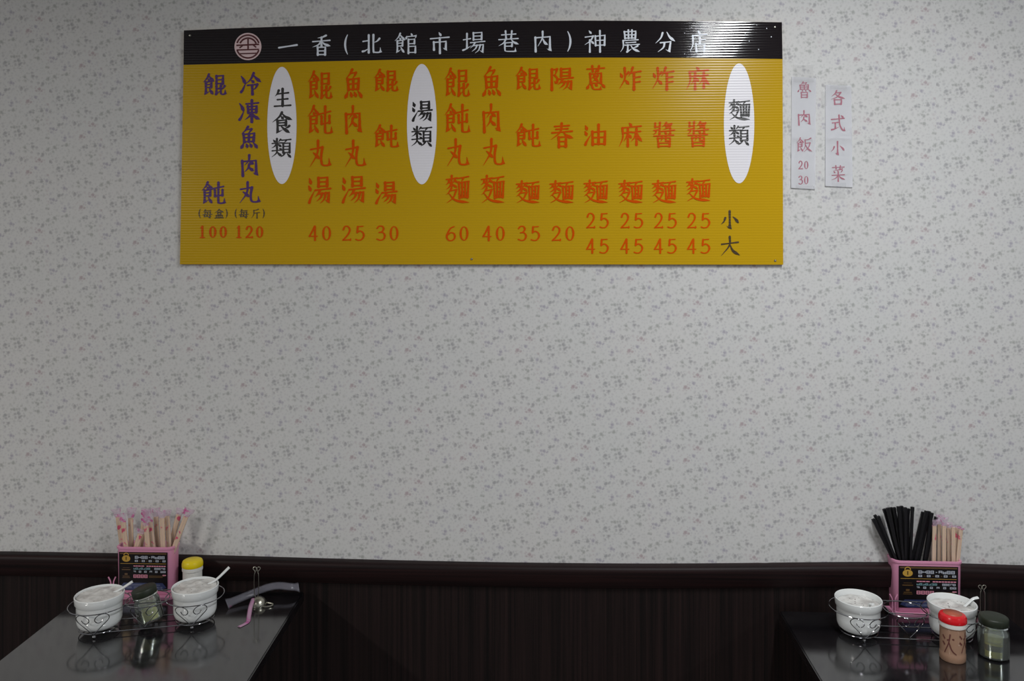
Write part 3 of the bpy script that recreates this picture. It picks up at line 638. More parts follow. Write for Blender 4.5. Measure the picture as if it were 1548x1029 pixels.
# ------------------------------------------------------------------ paper notices taped right of the board
def notice(quad, tape_px, items, label, w, m=M['paper']):
    Yp = -0.0016
    c = onY(sum(q[0] for q in quad) / 4, max(q[1] for q in quad), 0)
    t = thing('paper_notice', label, 'notice', c, group=None)
    bm = nb(); NY = 10; rows = []
    for j in range(NY + 1):
        v = j / NY; row = []
        for i in range(5):
            u = i / 4
            x = (quad[0][0] * (1 - u) + quad[1][0] * u) * (1 - v) + (quad[3][0] * (1 - u) + quad[2][0] * u) * v
            y = (quad[0][1] * (1 - u) + quad[1][1] * u) * (1 - v) + (quad[3][1] * (1 - u) + quad[2][1] * u) * v
            row.append(bm.verts.new(onY(x, y, Yp - 0.0022 * (0.3 + v * v))))
        rows.append(row)
    for a, b in zip(rows, rows[1:]):
        for i in range(4): bm.faces.new((a[i], b[i], b[i + 1], a[i + 1]))
    bmesh.ops.solidify(bm, geom=bm.faces[:], thickness=0.0004)
    obj('sheet', bm, m, t)
    yt, yb = quad[0][1], quad[3][1]
    pl = lambda x, y, l: onY(x, y, Yp - 0.0022 * (0.3 + ((y - yt) / (yb - yt)) ** 2) - 0.0008 - l)
    for ch, b in items:
        bm = nb(); glyph(bm, ch, b, w * (0.8 if ch in '魯飯菜' else 1) * (0.85 if ch in '0123456789' else 1), pl, 0.7)
        obj('price_digit' if ch in '0123456789' else 'notice_character', bm, M['pinkink'], t)
    for a in tape_px:
        bm = nb(); bm.faces.new([bm.verts.new(onY(x, y, -0.0064)) for x, y in ((a[0], a[1]), (a[0], a[3]), (a[2], a[3]), (a[2], a[1]))])
        bmesh.ops.solidify(bm, geom=bm.faces[:], thickness=0.0002)
        obj('tape', bm, M['tape'], t)
    return t
notice([(1196.8, 115.8), (1233.6, 118), (1232.5, 286), (1196, 283.8)], [(1200, 96, 1231, 124), (1203, 280, 1229, 291)],
       [('魯', (1205.4, 123, 1226.6, 148)), ('肉', (1206.2, 166.5, 1224.6, 189.6)), ('飯', (1203.4, 207.6, 1228.4, 230.2)),
        ('2', (1206.8, 242.8, 1213.8, 255.9)), ('0', (1215.2, 242.8, 1222.4, 255.9)), ('3', (1206.8, 265.6, 1213.8, 278.8)), ('0', (1215.2, 265.6, 1222.4, 278.8))],
       'tall white paper notice with pink characters and 20 30, taped beside the menu board', 2.3)
notice([(1247.7, 128), (1286.8, 129.6), (1289, 283), (1247.7, 281)], [(1255, 121, 1280, 134), (1243, 136, 1250, 160), (1258, 276, 1279, 298)],
       [('各', (1255.4, 136.2, 1278.2, 158.4)), ('式', (1255.8, 173.2, 1277.4, 198.2)), ('小', (1255.4, 213.2, 1276.8, 235)), ('菜', (1256.2, 249.8, 1278.2, 274.6))],
       'rightmost white paper notice on the wall, four pink characters without numbers', 2.4)

# ------------------------------------------------------------------ tables
def table(corners, label, name='dining_table'):
    c = sum((Vector(p) for p in corners), Vector()) / 4
    t = thing(name, label, 'table', (c.x, c.y, 0), group='restaurant tables against the wall')
    bm = nb()
    poly_prism(bm, [(p[0], p[1], TZ) for p in corners], [(p[0], p[1], TZ - 0.028) for p in corners])
    bmesh.ops.bevel(bm, geom=[e for e in bm.edges], offset=0.003, segments=2, affect='EDGES')
    bmesh.ops.recalc_face_normals(bm, faces=bm.faces[:])
    obj('table_top', bm, M['table'], t)
    bm = nb(); lathe(bm, [(0.0, TZ - 0.029), (0.11, TZ - 0.029), (0.11, TZ - 0.035), (0.038, TZ - 0.04), (0.034, 0.06), (0.05, 0.035), (0, 0.03)], (c.x, c.y, 0), 24)
    obj('pedestal', bm, M['iron'], t, True)
    bm = nb(); lathe(bm, [(0, 0.034), (0.06, 0.032), (0.2, 0.016), (0.21, 0.008), (0.21, 0.0), (0, 0.0)], (c.x, c.y, 0), 36)
    obj('base', bm, M['iron'], t, True)
    return t
def rect_from(edge_a, edge_b, side, width, backY, depth):
    """edge_a (far), edge_b (near): points on the visible long edge; side = -1 table lies to its left"""
    d = (edge_b - edge_a); d.z = 0; d.normalize(); perp = Vector((-d.y, d.x, 0))
    if perp.x * side < 0: perp = -perp
    a = edge_a + d * ((backY - edge_a.y) / d.y)
    return [a, a + d * depth, a + d * depth + perp * width, a + perp * width]
eL = (onZ(430, 941, TZ), onZ(385, 1013, TZ)); side('R'); eR = (onZ(1205, 968, TZ), onZ(1232, 1013, TZ))
cl = rect_from(*eL, -1, 0.60, -0.036, 0.95)
cr = rect_from(*eR, 1, 0.60, -0.036, 0.95); side('L')
lefttable = table(cl, 'glossy charcoal dining table at left, the one holding the yellow-lidded shaker')
side('R'); righttable = table(cr, 'glossy charcoal dining table at right, the one holding the red-lidded shaker')

# ------------------------------------------------------------------ condiment racks, pots, jars
side('L')
potA, potB = onZ(150.5, 896, RIMZ), onZ(295, 884, RIMZ)
side('R'); potC, potD = onZ(1297.5, 903, RIMZ), onZ(1439, 909, RIMZ)
def rack(a, b, label):
    mid = (a + b) / 2; d = (b - a); d.z = 0; sep = d.length; d.normalize(); ang = math.atan2(d.y, d.x)
    t = thing('condiment_rack', label, 'rack', (mid.x, mid.y, TZ), ang, 'chrome condiment racks')
    Mx = Matrix.Translation((mid.x, mid.y, TZ)) @ Matrix.Rotation(ang, 4, 'Z')
    wr = 0.0013; hz = RINGZ - TZ; lz = 0.0125
    cs = [(-sep / 2, 0.070), (0, 0.051), (sep / 2, 0.070)]
    for cx, r in cs:
        bm = nb(); tube(bm, [Mx @ Vector((cx + r * math.cos(2 * pi * k / 48), r * math.sin(2 * pi * k / 48), hz)) for k in range(48)], wr, 8, True)
        obj('holding_ring', bm, M['steel'], t, True)
    for cx, r in (cs[0], cs[2]):
        bm = nb(); tube(bm, [Mx @ Vector((cx + 0.046 * math.cos(2 * pi * k / 40), 0.046 * math.sin(2 * pi * k / 40), lz - 0.002)) for k in range(40)], wr, 8, True)
        obj('base_ring', bm, M['steel'], t, True)
        for sy in (-1, 1):
            bm = nb(); lathe(bm, [(0.0045 * math.sin(pi * k / 8), -0.0045 * math.cos(pi * k / 8)) for k in range(9)], Mx @ Vector((cx, sy * 0.046, 0.0046)), 14)
            obj('ball_foot', bm, M['steel'], t, True)
    for sy in (-0.034, 0.034):
        bm = nb(); tube(bm, [Mx @ Vector((x, sy, lz - 0.0045)) for x in (-sep / 2 - 0.02, 0, sep / 2 + 0.02)], wr, 8)
        obj('base_wire', bm, M['steel'], t, True)
    for sy in (-0.030, 0.044):
        dx = sep / 2 - math.sqrt(0.070 ** 2 - sy * sy)
        bm = nb(); tube(bm, [Mx @ Vector((x, sy, hz + 0.0022)) for x in (-dx, 0, dx)], wr, 8)
        obj('top_wire', bm, M['steel'], t, True)
    half = [(0, 0), (0.016, 0.019), (0.030, 0.034), (0.0315, 0.044), (0.024, 0.050), (0.012, 0.0475), (0.0055, 0.038), (0.010, 0.030), (0.017, 0.031), (0.021, 0.038)]
    for cx, r in cs:
        k = 1.14 if r > 0.06 else 1.0
        for face in (-1, 1):
            if face == 1 and r < 0.06: continue
            for s in (-1, 1):
                P3 = []
                for x, z in half:
                    x = x * s * k; z_ = z / 0.050 * (hz - lz)
                    R_ = (0.051 if r > 0.06 else 0.034) + (r - (0.051 if r > 0.06 else 0.034)) * min(1, z / 0.045)
                    y = face * math.sqrt(max(R_ * R_ - x * x, 0)) if r > 0.06 else face * math.sqrt(max(R_ * R_ - x * x, 0))
                    P3.append(Vector((cx + x, y, lz + z_ - 0.001)))
                bm = nb(); tube(bm, [Mx @ p for p in spline(P3, 6)], 0.0011, 7)
                obj('heart_scroll', bm, M['steel'], t, True)
    return t, Mx, sep
side('L'); rackL = rack(potA, potB, 'chrome wire rack with heart scrolls on the left table, a tilted jar in its middle')
side('R'); rackR = rack(potC, potD, 'chrome wire rack with heart scrolls on the right table, its middle ring empty')
def pot(c, label, deep=0.004, grp='white ceramic sauce pots'):
    t = thing('sauce_pot', label, 'pot', (c.x, c.y, TZ + 0.012), group=grp)
    z0 = TZ + 0.0135; h = RIMZ - z0
    prof = [(0, 0), (0.039, 0), (0.042, 0.0012), (0.0485, 0.007), (0.0513, 0.016), (0.0518, 0.028), (0.052, h - 0.024), (0.0530, h - 0.021), (0.0555, h - 0.018), (0.0565, h - 0.006),
            (0.0568, h - 0.0015), (0.0555, h), (0.0538, h - 0.001), (0.0525, h - 0.006), (0.0505, h - 0.022), (0.049, 0.030), (0.04, 0.008), (0, 0.005)]
    bm = nb(); lathe(bm, prof, (c.x, c.y, z0), 56); obj('bowl', bm, M['ceramic'], t, True)
    bm = nb(); zz = h - deep; rr = 0.0515 if deep < 0.01 else 0.0508
    rings = [(0, 0.0012)] + [(0.005 * k, 0.001 - 0.0001 * k) for k in range(1, 10)] + [(rr, -0.0004), (rr - 0.0005, -0.01), (0, -0.01)]
    lathe(bm, rings, (c.x, c.y, z0 + zz), 40)
    for v in bm.verts:
        if v.co.z > z0 + zz - 0.005:
            dx, dy = v.co.x - c.x, v.co.y - c.y
            v.co.z += 0.0010 * math.sin(v.co.x * 160 + 1) * math.cos(v.co.y * 140) + 0.0052 * math.exp(-((dx - 0.004) / 0.016) ** 2 - ((dy - 0.022) / 0.009) ** 2) * (1 if dx * dx + dy * dy < 0.047 ** 2 else 0)
    obj('sauce', bm, M['sauce'], t, True)
    return t, z0 + zz
def spoon(c, zs, ang, reach, rise, label, backang=None):
    """bowl lies in the sauce, handle rests over the rim in direction ang"""
    t = thing('sauce_spoon', label, 'spoon', (c.x, c.y, zs), group='white spoons in the sauce pots')
    d = Vector((math.cos(ang), math.sin(ang), 0))
    b = c.copy(); b.z = zs; ctr = b - d * 0.002 + Vector((0, 0, -0.0085))
    s = Matrix.Translation(ctr) @ Matrix.Rotation(ang, 4, 'Z')
    bm = nb()
    prof = [(0, -0.001), (0.5, 0.0), (0.85, 0.0032), (1.0, 0.006), (0.93, 0.0068), (0.75, 0.005), (0.4, 0.003), (0, 0.0022)]
    lathe(bm, prof, (0, 0, 0), 24)
    for v in bm.verts: v.co = s @ Vector((v.co.x * 0.021, v.co.y * 0.0145, v.co.z))
    obj('bowl', bm, M['ceramic'], t, True)
    bm = nb()
    P3 = spline([ctr + d * 0.016 + Vector((0, 0, 0.002)), ctr + d * 0.034 + Vector((0, 0, 0.008)), Vector((b.x, b.y, 0)) + d * (0.053 if reach > 0.054 else reach * 0.8) + Vector((0, 0, RIMZ + 0.0038 - (0 if reach > 0.054 else 0.006))),
                 Vector((b.x, b.y, 0)) + d * reach + Vector((0, 0, RIMZ + rise))], 5)
    n = len(P3); tube(bm, P3, [0.0034 + 0.0020 * (i / n) for i in range(n)], 10, flat=0.6)
    obj('handle', bm, M['ceramic'], t, True)
side('L'); pA, zA = pot(potA, 'white ceramic sauce pot at the left end of the left table rack')
pB, zB = pot(potB, 'white ceramic sauce pot in front of the yellow-lidded shaker')
side('R'); pC, zC = pot(potC, 'white ceramic sauce pot at the left end of the right table rack', 0.013)
pD, zD = pot(potD, 'white ceramic sauce pot behind the red-lidded shaker', 0.013)
side('L'); spoon(potA, zA, 0.50, 0.074, 0.015, 'white spoon in the leftmost sauce pot on the left table')
spoon(potB, zB, 0.60, 0.084, 0.028, 'white spoon standing out of the pot before the yellow-lidded shaker')
side('R'); spoon(potC, zC, -1.15, 0.047, 0.0015, 'white spoon in the pot at the left end of the right table rack')
spoon(potD, zD, 0.1, 0.068, 0.008, 'white spoon in the pot behind the red-lidded shaker')

def jar(c, label, h, r, fill, tilt=None):
    t = thing('glass_jar', label, 'jar', (c.x, c.y, c.z), group='glass jars with dark green lids')
    R_ = tilt or Matrix.Identity(4)
    hb = h - 0.018
    bm = nb()
    lathe(bm, [(0, 0), (r * 0.86, 0), (r, 0.004), (r, hb * 0.72), (r * 0.96, hb * 0.80), (r * 0.84, hb * 0.90), (r * 0.84, hb), (r * 0.78, hb), (r * 0.78, hb * 0.9), (r * 0.90, hb * 0.79),
               (r * 0.93, hb * 0.7), (r * 0.93, 0.006), (0, 0.005)], c, 40, R_)
    obj('glass', bm, M['glass'], t, True)
    bm = nb(); lathe(bm, [(0, 0.0055), (r * 0.91, 0.0065), (r * 0.915, fill), (0, fill)], c, 36, R_)
    if tilt:   # the liquid's surface stays level
        for v in bm.verts:
            if (R_.inverted() @ (v.co - c)).z > fill - 0.001:
                loc = R_.inverted() @ (v.co - c); loc.z = fill + loc.x * 0.22; v.co = R_ @ loc + c
    so = obj('sauce', bm, M['oil'], t, True)
    if not tilt:
        bm = nb(); lathe(bm, [(r * 0.80, fill * 0.52), (r * 0.925, fill * 0.54), (r * 0.925, fill * 0.88), (r * 0.80, fill * 0.9)], c, 36)
        obj('oil_layer', bm, M['darkoil'], so, True)
    bm = nb(); rl = r * 0.96
    prof = [(0, h), (rl * 0.86, h), (rl * 0.96, h - 0.0015), (rl, h - 0.004), (rl, h - 0.0165), (rl * 0.98, h - 0.0175), (rl * 0.9, h - 0.0175)]
    lathe(bm, prof, c, 48, R_)
    obj('lid', bm, M['lidgreen'], t, True)
    bm = nb(); lathe(bm, [(r * 0.85, h - 0.018), (r * 0.95, h - 0.0185), (r * 0.97, h - 0.0215), (r * 0.86, h - 0.024)], c, 40, R_)
    obj('neck_ring', bm, M['glass'], t, True)
side('L'); mL = (potA + potB) / 2
jl = Vector((0, 0, 0)); q = onY(229, 928, mL.y); jl = Vector((q.x, mL.y, TZ + 0.0155))
jar(jl, 'small glass jar with dark green lid, leaning in the left rack', 0.084, 0.0305, 0.030, Matrix.Rotation(-0.24, 4, 'Y') @ Matrix.Rotation(0.03, 4, 'X'))
side('R'); jr = onZ(1502, 991, TZ); jr.z = TZ + 0.0005
jar(jr, 'small glass jar with dark green lid and yellow sauce, upright beside the red-lidded shaker', 0.096, 0.0335, 0.040)

def shaker(c, label, lidm, bodym, h, r, brush=False, toplabel=False):
    t = thing('condiment_shaker', label, 'shaker', (c.x, c.y, c.z), group=None)
    hb = h - 0.028
    bm = nb(); lathe(bm, [(0, 0), (r * 0.94, 0), (r, 0.003), (r * 1.0, hb * 0.20), (r * 0.97, hb * 0.24), (r * 0.97, hb * 0.28), (r * 0.98, hb), (0, hb)], c, 40)
    obj('body', bm, bodym, t, True)
    bm = nb(); lathe(bm, [(0, hb), (r * 1.05, hb), (r * 1.06, hb + 0.002), (r * 1.04, hb + 0.010), (0, hb + 0.010)], c, 40)
    obj('collar', bm, M['collar'], t, True)
    z = hb + 0.010
    bm = nb(); lathe(bm, [(0, z), (r * 1.06, z), (r * 1.08, z + 0.0015), (r * 1.07, z + 0.010), (r * 0.98, z + 0.0155), (r * 0.8, z + 0.018), (0, z + 0.0185)], c, 48)
    ld = obj('lid', bm, lidm, t, True)
    if toplabel:
        bm = nb(); lathe(bm, [(0, z + 0.0192), (r * 0.72, z + 0.0188), (r * 0.72, z + 0.0175)], c, 32)
        obj('lid_label', bm, M['lidtop'], ld)
    if brush:
        bm = nb()
        yaw = math.atan2(CAM.y - c.y, CAM.x - c.x)
        def pl(x, y, l):
            a = yaw + x * 0.048 / (r / 0.03) / 1.2; rr = r * 0.985 + 0.0004 + l
            return c + Vector((rr * math.cos(a), rr * math.sin(a), hb * 0.9 - y * 0.00155))
        for s in ("d 0,4 5,9;d 0,14 5,18;p 15,0 12,14 4,30;n 12,12 18,24 26,30;p 9,10 22,7",):
            for kk, (ox, oy) in enumerate(((-19, 3), (13, 0))):
                for si, (ty, qq) in enumerate(parse(s)):
                    pts2 = spl2(qq, 4) if len(qq) > 2 else qq
                    for i in range(len(pts2) - 1):
                        a, b = pts2[i], pts2[i + 1]; w = 1.25 * (1 - 0.5 * i / len(pts2)); l = math.hypot(b[0] - a[0], b[1] - a[1]) or 1
                        nx, ny = -(b[1] - a[1]) / l * w, (b[0] - a[0]) / l * w
                        bm.faces.new([bm.verts.new(pl(ox + X, oy + Y, si * 3e-5)) for X, Y in ((a[0] + nx, a[1] + ny), (b[0] + nx, b[1] + ny), (b[0] - nx, b[1] - ny), (a[0] - nx, a[1] - ny))])
        obj('brush_mark', bm, M['brush'], t)
side('R'); s1 = onZ(1440, 995.5, TZ); s1.z = TZ + 0.0005
shaker(s1, 'brown shaker with domed red lid at the front of the right table', M['lidred'], M['kraft'], 0.109, 0.0285, True, True)
side('L'); q = onY(291, 870, -0.078); s2 = Vector((q.x, -0.078, TZ + 0.0005))
shaker(s2, 'white shaker with yellow lid behind a sauce pot on the left table', M['lidyellow'], M['collar'], 0.100, 0.0255)

# ------------------------------------------------------------------ chopstick holders
def rrect(x0, x1, y0, y1, r, z, n=6):
    out = []
    for cx, cy, a in ((x1 - r, y1 - r, 0), (x0 + r, y1 - r, pi / 2), (x0 + r, y0 + r, pi), (x1 - r, y0 + r, 1.5 * pi)):
        for k in range(n + 1):
            th = a + pi / 2 * k / n; out.append((cx + r * math.cos(th), cy + r * math.sin(th), z))
    return out
def holder(c, rz, label, hh=0.137, w=0.155, dp=0.050):
    """c = centre of the holder's front bottom edge"""
    t = thing('chopstick_holder', label, 'holder', (c.x, c.y, TZ), rz, 'pink plastic chopstick holders')
    Mx = Matrix.Translation((c.x, c.y, TZ)) @ Matrix.Rotation(rz, 4, 'Z')
    bm = nb()
    def loop(inset, z, flare=0.0):
        return [bm.verts.new(Mx @ Vector(p)) for p in rrect(-w / 2 - flare + inset, w / 2 + flare - inset, -flare * 0.4 + inset, dp + flare * 0.4 - inset, 0.018 - inset * 0.5, z)]
    L = [loop(0.001, 0.008), loop(0, 0.0095), loop(0, hh - 0.007, 0.0015), loop(-0.0022, hh - 0.006, 0.0015), loop(-0.0022, hh - 0.001, 0.0015), loop(-0.001, hh, 0.0015), loop(0.0022, hh, 0.0015), loop(0.003, hh - 0.002, 0.001), loop(0.003, 0.0095, 0.0)]
    for A, B in zip(L, L[1:]):
        n = len(A)
        for i in range(n): bm.faces.new((A[i], A[(i + 1) % n], B[(i + 1) % n], B[i]))
    bm.faces.new(list(reversed(L[0]))); bm.faces.new(L[-1])
    obj('cup', bm, M['pink'], t, True)
    bm = nb()
    poly_prism(bm, [Mx @ Vector(p) for p in rrect(-w / 2 - 0.012, w / 2 + 0.012, -0.016, dp + 0.002, 0.02, 0.0075)], [Mx @ Vector(p) for p in rrect(-w / 2 - 0.010, w / 2 + 0.010, -0.014, dp, 0.02, 0.0003)])
    obj('base_plate', bm, M['pink'], t, True)
    for s, lean in ((-0.004, -0.007), (0.003, 0.006)):
        bm = nb()
        P3 = spline([Vector((-w / 2 - 0.006 + s, -0.008, 0.007)), Vector((-w / 2 - 0.006 + s, -0.008, 0.030)), Vector((-w / 2 - 0.006 + s * 1.2, -0.008, 0.045)), Vector((-w / 2 - 0.006 + s + lean, -0.008, 0.058))], 5)
        tube(bm, [Mx @ p for p in P3], 0.0018, 8); obj('prong', bm, M['pink'], t, True)
    # printed label on the front face
    x0, x1, z0, z1 = -w / 2 + 0.011, w / 2 - 0.004, 0.020, hh - 0.013
    if x1 > w / 2 - 0.012: x0, x1 = -w / 2 + 0.009, w / 2 - 0.012
    bm = nb(); cnt = [0]
    def P(u, v, l): return Mx @ Vector((x0 + (x1 - x0) * u, -0.0012 - 0.0004 * l - cnt[0] * 2e-6 - 0.0006 * (z0 + (z1 - z0) * v) / hh, z0 + (z1 - z0) * v))
    def R4(u0, v0, u1, v1, l, mi):
        cnt[0] += 1
        f = bm.faces.new([bm.verts.new(P(a, b, l)) for a, b in ((u0, 1 - v0), (u0, 1 - v1), (u1, 1 - v1), (u1, 1 - v0))]); f.material_index = mi
    R4(0, 0, 1, 1, 0, 0)
    lab = obj('label', bm, [M['labelblack']], t); bm = nb()
    # 0 gold 1 white 2 pink 3 blue 4 teal
    R4(0.02, 0.02, 0.98, 0.055, 1, 5); R4(0.03, 0.295, 0.97, 0.305, 1, 0)
    def disc(cu, cv, ru, rv, mi, l=1, n=20, a0=0, a1=2 * pi, inner=None):
        cnt[0] += 1
        if inner is None:
            f = bm.faces.new([bm.verts.new(P(cu + ru * math.cos(2 * pi * k / n), 1 - cv + rv * math.sin(2 * pi * k / n), l)) for k in range(n)]); f.material_index = mi
        else:
            pr = None
            for k in range(n + 1):
                a = a0 + (a1 - a0) * k / n
                cu_ = [bm.verts.new(P(cu + ru * q_ * math.cos(a), 1 - cv + rv * q_ * math.sin(a), l)) for q_ in (1, inner)]
                if pr: f = bm.faces.new((pr[0], cu_[0], cu_[1], pr[1])); f.material_index = mi
                pr = cu_
    disc(0.15, 0.17, 0.085, 0.085, 0); disc(0.15, 0.09, 0.055, 0.075, 0, 1, 16, 0, pi, 0.72)
    R4(0.143, 0.12, 0.158, 0.21, 2, 6)
    rnd = random.Random(3)
    def chars(u0, u1, v0, v1, n, mi, skip=()):
        stp = (u1 - u0) / n
        for i in range(n):
            if i in skip: continue
            a = u0 + i * stp; b = a + stp * 0.86; q_ = (v1 - v0)
            for (aa, bb, cc, dd) in ((0, 0, 1, .2), (0, .8, 1, 1), (0, 0.2, .2, .8), (.8, 0.2, 1, .8), (.2, .42, .8, .6)):
                if rnd.random() < 0.08: continue
                R4(a + (b - a) * aa, v0 + q_ * bb, a + (b - a) * cc, v0 + q_ * dd, 1, mi)
    chars(0.33, 0.60, 0.10, 0.175, 4, 1); chars(0.67, 0.95, 0.10, 0.175, 4, 1)
    chars(0.33, 0.97, 0.205, 0.255, 9, 1, (1, 3, 5, 7))
    for i in (1, 3, 5, 7): R4(0.33 + 0.0711 * i + 0.02, 0.225, 0.33 + 0.0711 * i + 0.045, 0.24, 1, 5)
    R4(0.60 + 0.02, 0.13, 0.645, 0.145, 1, 1)
    for a, b in ((0.30, 0.34), (0.345, 0.39), (0.395, 0.45), (0.46, 0.52)): R4(a, 0.35, b, 0.375, 1, 2)
    for k in range(8): R4(0.57 + k * 0.05, 0.35, 0.57 + k * 0.05 + 0.042, 0.378, 1, 2)
    chars(0.30, 0.65, 0.405, 0.455, 7, 4); chars(0.73, 0.96, 0.405, 0.455, 5, 1)
    chars(0.30, 0.97, 0.485, 0.535, 12, 1, (1, 3, 5, 7, 9))
    chars(0.30, 0.60, 0.585, 0.67, 4, 2); R4(0.62, 0.61, 0.94, 0.63, 1, 5); R4(0.62, 0.645, 0.9, 0.66, 1, 5); R4(0.9, 0.585, 0.97, 0.61, 1, 2)
    R4(0.08, 0.40, 0.22, 0.41, 1, 5); R4(0.06, 0.445, 0.24, 0.47, 1, 5); R4(0.08, 0.62, 0.22, 0.64, 1, 5); R4(0.07, 0.66, 0.23, 0.675, 1, 5)
    R4(0.12, 0.55, 0.18, 0.6, 1, 5)
    cnt[0] += 1
    f = bm.faces.new([bm.verts.new(P(a, 1 - b, 1)) for a, b in ((0.02, 0.92), (0.1, 0.8), (0.9, 0.8), (0.98, 0.92), (0.85, 0.985), (0.15, 0.985))]); f.material_index = 3
    chars(0.12, 0.9, 0.90, 0.945, 16, 7, (3, 9)); R4(0.15, 0.845, 0.85, 0.86, 2, 7)
    obj('label_print', bm, [M['gold'], M['lwhite'], M['lpink'], M['lblue'], M['lteal'], M['dimgold'], M['labelblack'], M['dimblue']], lab)
    return t, Mx
M['dimgold'] = mat('label_dim_gold', (92, 66, 34), 0.4); M['dimblue'] = mat('label_dim_white', (112, 118, 140), 0.4)
q = onZ(217.5, 905, TZ); hl = Vector((q.x, -0.092, TZ))
cL = onY(217.8, 905, -0.092); hl.x = cL.x
holdL, ML = holder(Vector((hl.x, -0.092, TZ)), 0.0, 'pink chopstick holder full of film-wrapped chopsticks, on the left table')
side('R'); hr = onZ(1404, 930, TZ)
holdR, MR = holder(Vector((hr.x, hr.y, TZ)), -0.02, 'pink chopstick holder with black and wrapped chopsticks, on the right table', 0.145, 0.176, 0.056)

ORD = ['first', 'second', 'third', 'fourth', 'fifth', 'sixth', 'seventh', 'eighth', 'ninth', 'tenth', 'eleventh', 'twelfth', 'thirteenth', 'fourteenth', 'fifteenth', 'sixteenth', 'seventeenth', 'eighteenth']
def stick_pts(tip, mid, Y, fx0, fx1, zb):
    a = onY(*tip, Y); b = onY(*mid, Y); d = b - a
    e = a + d * ((zb - a.z) / d.z)
    e.x = min(max(e.x, fx0), fx1)
    return e, a
def sq_stick(bm, a, b, w, d, sx=0.0, mi=0, w0=None):
    ax = (b - a).normalized(); s = Vector((0, 1, 0)).cross(ax).normalized() if True else None
    f = ax.cross(s).normalized(); w0 = w0 or w
    o = s * sx
    A = [bm.verts.new(a + o + s * (i * w0 / 2) + f * (j * d / 2)) for i, j in ((-1, -1), (1, -1), (1, 1), (-1, 1))]
    B = [bm.verts.new(b + o + s * (i * w / 2) + f * (j * d / 2)) for i, j in ((-1, -1), (1, -1), (1, 1), (-1, 1))]
    for i in range(4): bm.faces.new((A[i], A[(i + 1) % 4], B[(i + 1) % 4], B[i])).material_index = mi
    bm.faces.new(A); bm.faces.new(B)
def wrapped(tip, mid, Y, fx, label, grp, crump=0.02, w=0.0052, top='filmhot', pull=0.0):
    e, a = stick_pts(tip, mid, Y, fx[0], fx[1], TZ + 0.0115)
    t = thing('wrapped_chopsticks', label, 'chopsticks', tuple(e), group=grp)
    for s in (-1, 1):
        bm = nb(); sq_stick(bm, e + Vector((0, 0, 0.003)), a, w, 0.0042, s * (w * 0.55), 0, w * 0.85); obj('stick', bm, M['stick'], t)
    ax = (a - e).normalized(); sd = Vector((0, 1, 0)).cross(ax).normalized(); fr = ax.cross(sd)
    bm = nb(); rings = []; L = (a - e).length
    for k in range(9):
        u = k / 8; c = e + ax * (L * u); hw = w * 1.35 + random.uniform(-.0004, .0006); hd = 0.0034
        rings.append([bm.verts.new(c + sd * (hw * math.cos(th)) + fr * (hd * math.sin(th))) for th in [2 * pi * i / 8 for i in range(8)]])
    for A, B in zip(rings, rings[1:]):
        for i in range(8): bm.faces.new((A[i], A[(i + 1) % 8], B[(i + 1) % 8], B[i])).smooth = True
    fl = obj('film_wrapper', bm, M['film'], t)
    if crump > 0:
        bm = nb(); rings = []; rr = random.Random(int(tip[0]))
        for k in range(6):
            u = k / 5; c = a + ax * (crump * 1.15 * u) + Vector((pull * u, -0.002 * u, 0))
            hw = w * 1.35 * (1 + 0.9 * u) + rr.uniform(-0.001, 0.0015); hd = 0.0034 * (1 - 0.3 * u)
            rings.append([bm.verts.new(c + sd * (hw * math.cos(th)) + fr * (hd * math.sin(th)) + Vector((rr.uniform(-1, 1), rr.uniform(-1, 1), rr.uniform(-1, 1))) * 0.0011 * (k > 0)) for th in [2 * pi * i / 10 for i in range(10)]])
        for A, B in zip(rings, rings[1:]):
            for i in range(10): bm.faces.new((A[i], A[(i + 1) % 10], B[(i + 1) % 10], B[i]))
        obj('crumpled_film', bm, M[top], fl)
side('L'); fxL = (hl.x - 0.066, hl.x + 0.066)
left_w = [((178.5, 781), (183, 826), .040, .020, -.003), ((186.5, 789), (190.5, 826), .014, .022, 0), ((197.5, 783), (198.5, 826), .028, .026, .006), ((212, 807), (205, 827), .013, .012, 0),
          ((217.5, 789), (213, 827), .031, .034, .002), ((221, 795), (223.5, 827), .012, .02, .001), ((227, 789), (231.5, 827), .022, .030, -.006), ((236, 781), (238.5, 827), .034, .022, 0),
          ((245, 783), (246.5, 828), .014, .018, 0), ((252.5, 780), (257, 818), .026, .016, .002), ((270, 778), (257.5, 826), .036, .016, .004), ((281, 781), (265, 824), .014, .022, .003)]
for i, (tp, md, yy, cr_, pu) in enumerate(left_w):
    wrapped(tp, md, hl.y + yy, fxL, '%s pair of film-wrapped chopsticks from the left in the left pink holder' % ORD[i], 'wrapped chopsticks in the left holder', cr_, 0.0056, pull=pu)
side('R'); fxR = (hr.x - 0.070, hr.x + 0.070)
right_b = [((1319.7, 784.3), (1346.6, 839), .022), ((1322.5, 778.4), (1349, 838), .034), ((1327.5, 780), (1350.5, 836), .014), ((1336.4, 769), (1351, 820), .030), ((1341.5, 767.5), (1354.7, 823), .016),
           ((1346.6, 766.8), (1358, 823), .036), ((1351.5, 766.8), (1361, 823), .024), ((1358, 765.3), (1363, 823), .013), ((1362.8, 764.6), (1366, 823), .034), ((1368.6, 766.8), (1368.5, 823), .016),
           ((1373, 768.5), (1372, 823), .030), ((1379.4, 766), (1377, 823), .016), ((1395.5, 773.5), (1384, 823), .034), ((1400.6, 772), (1389, 823), .014), ((1405, 772.6), (1394, 823), .026),
           ((1408.6, 775), (1401, 823), .014), ((1411, 789), (1404, 826), .034), ((1415.5, 781), (1402, 830), .040)]
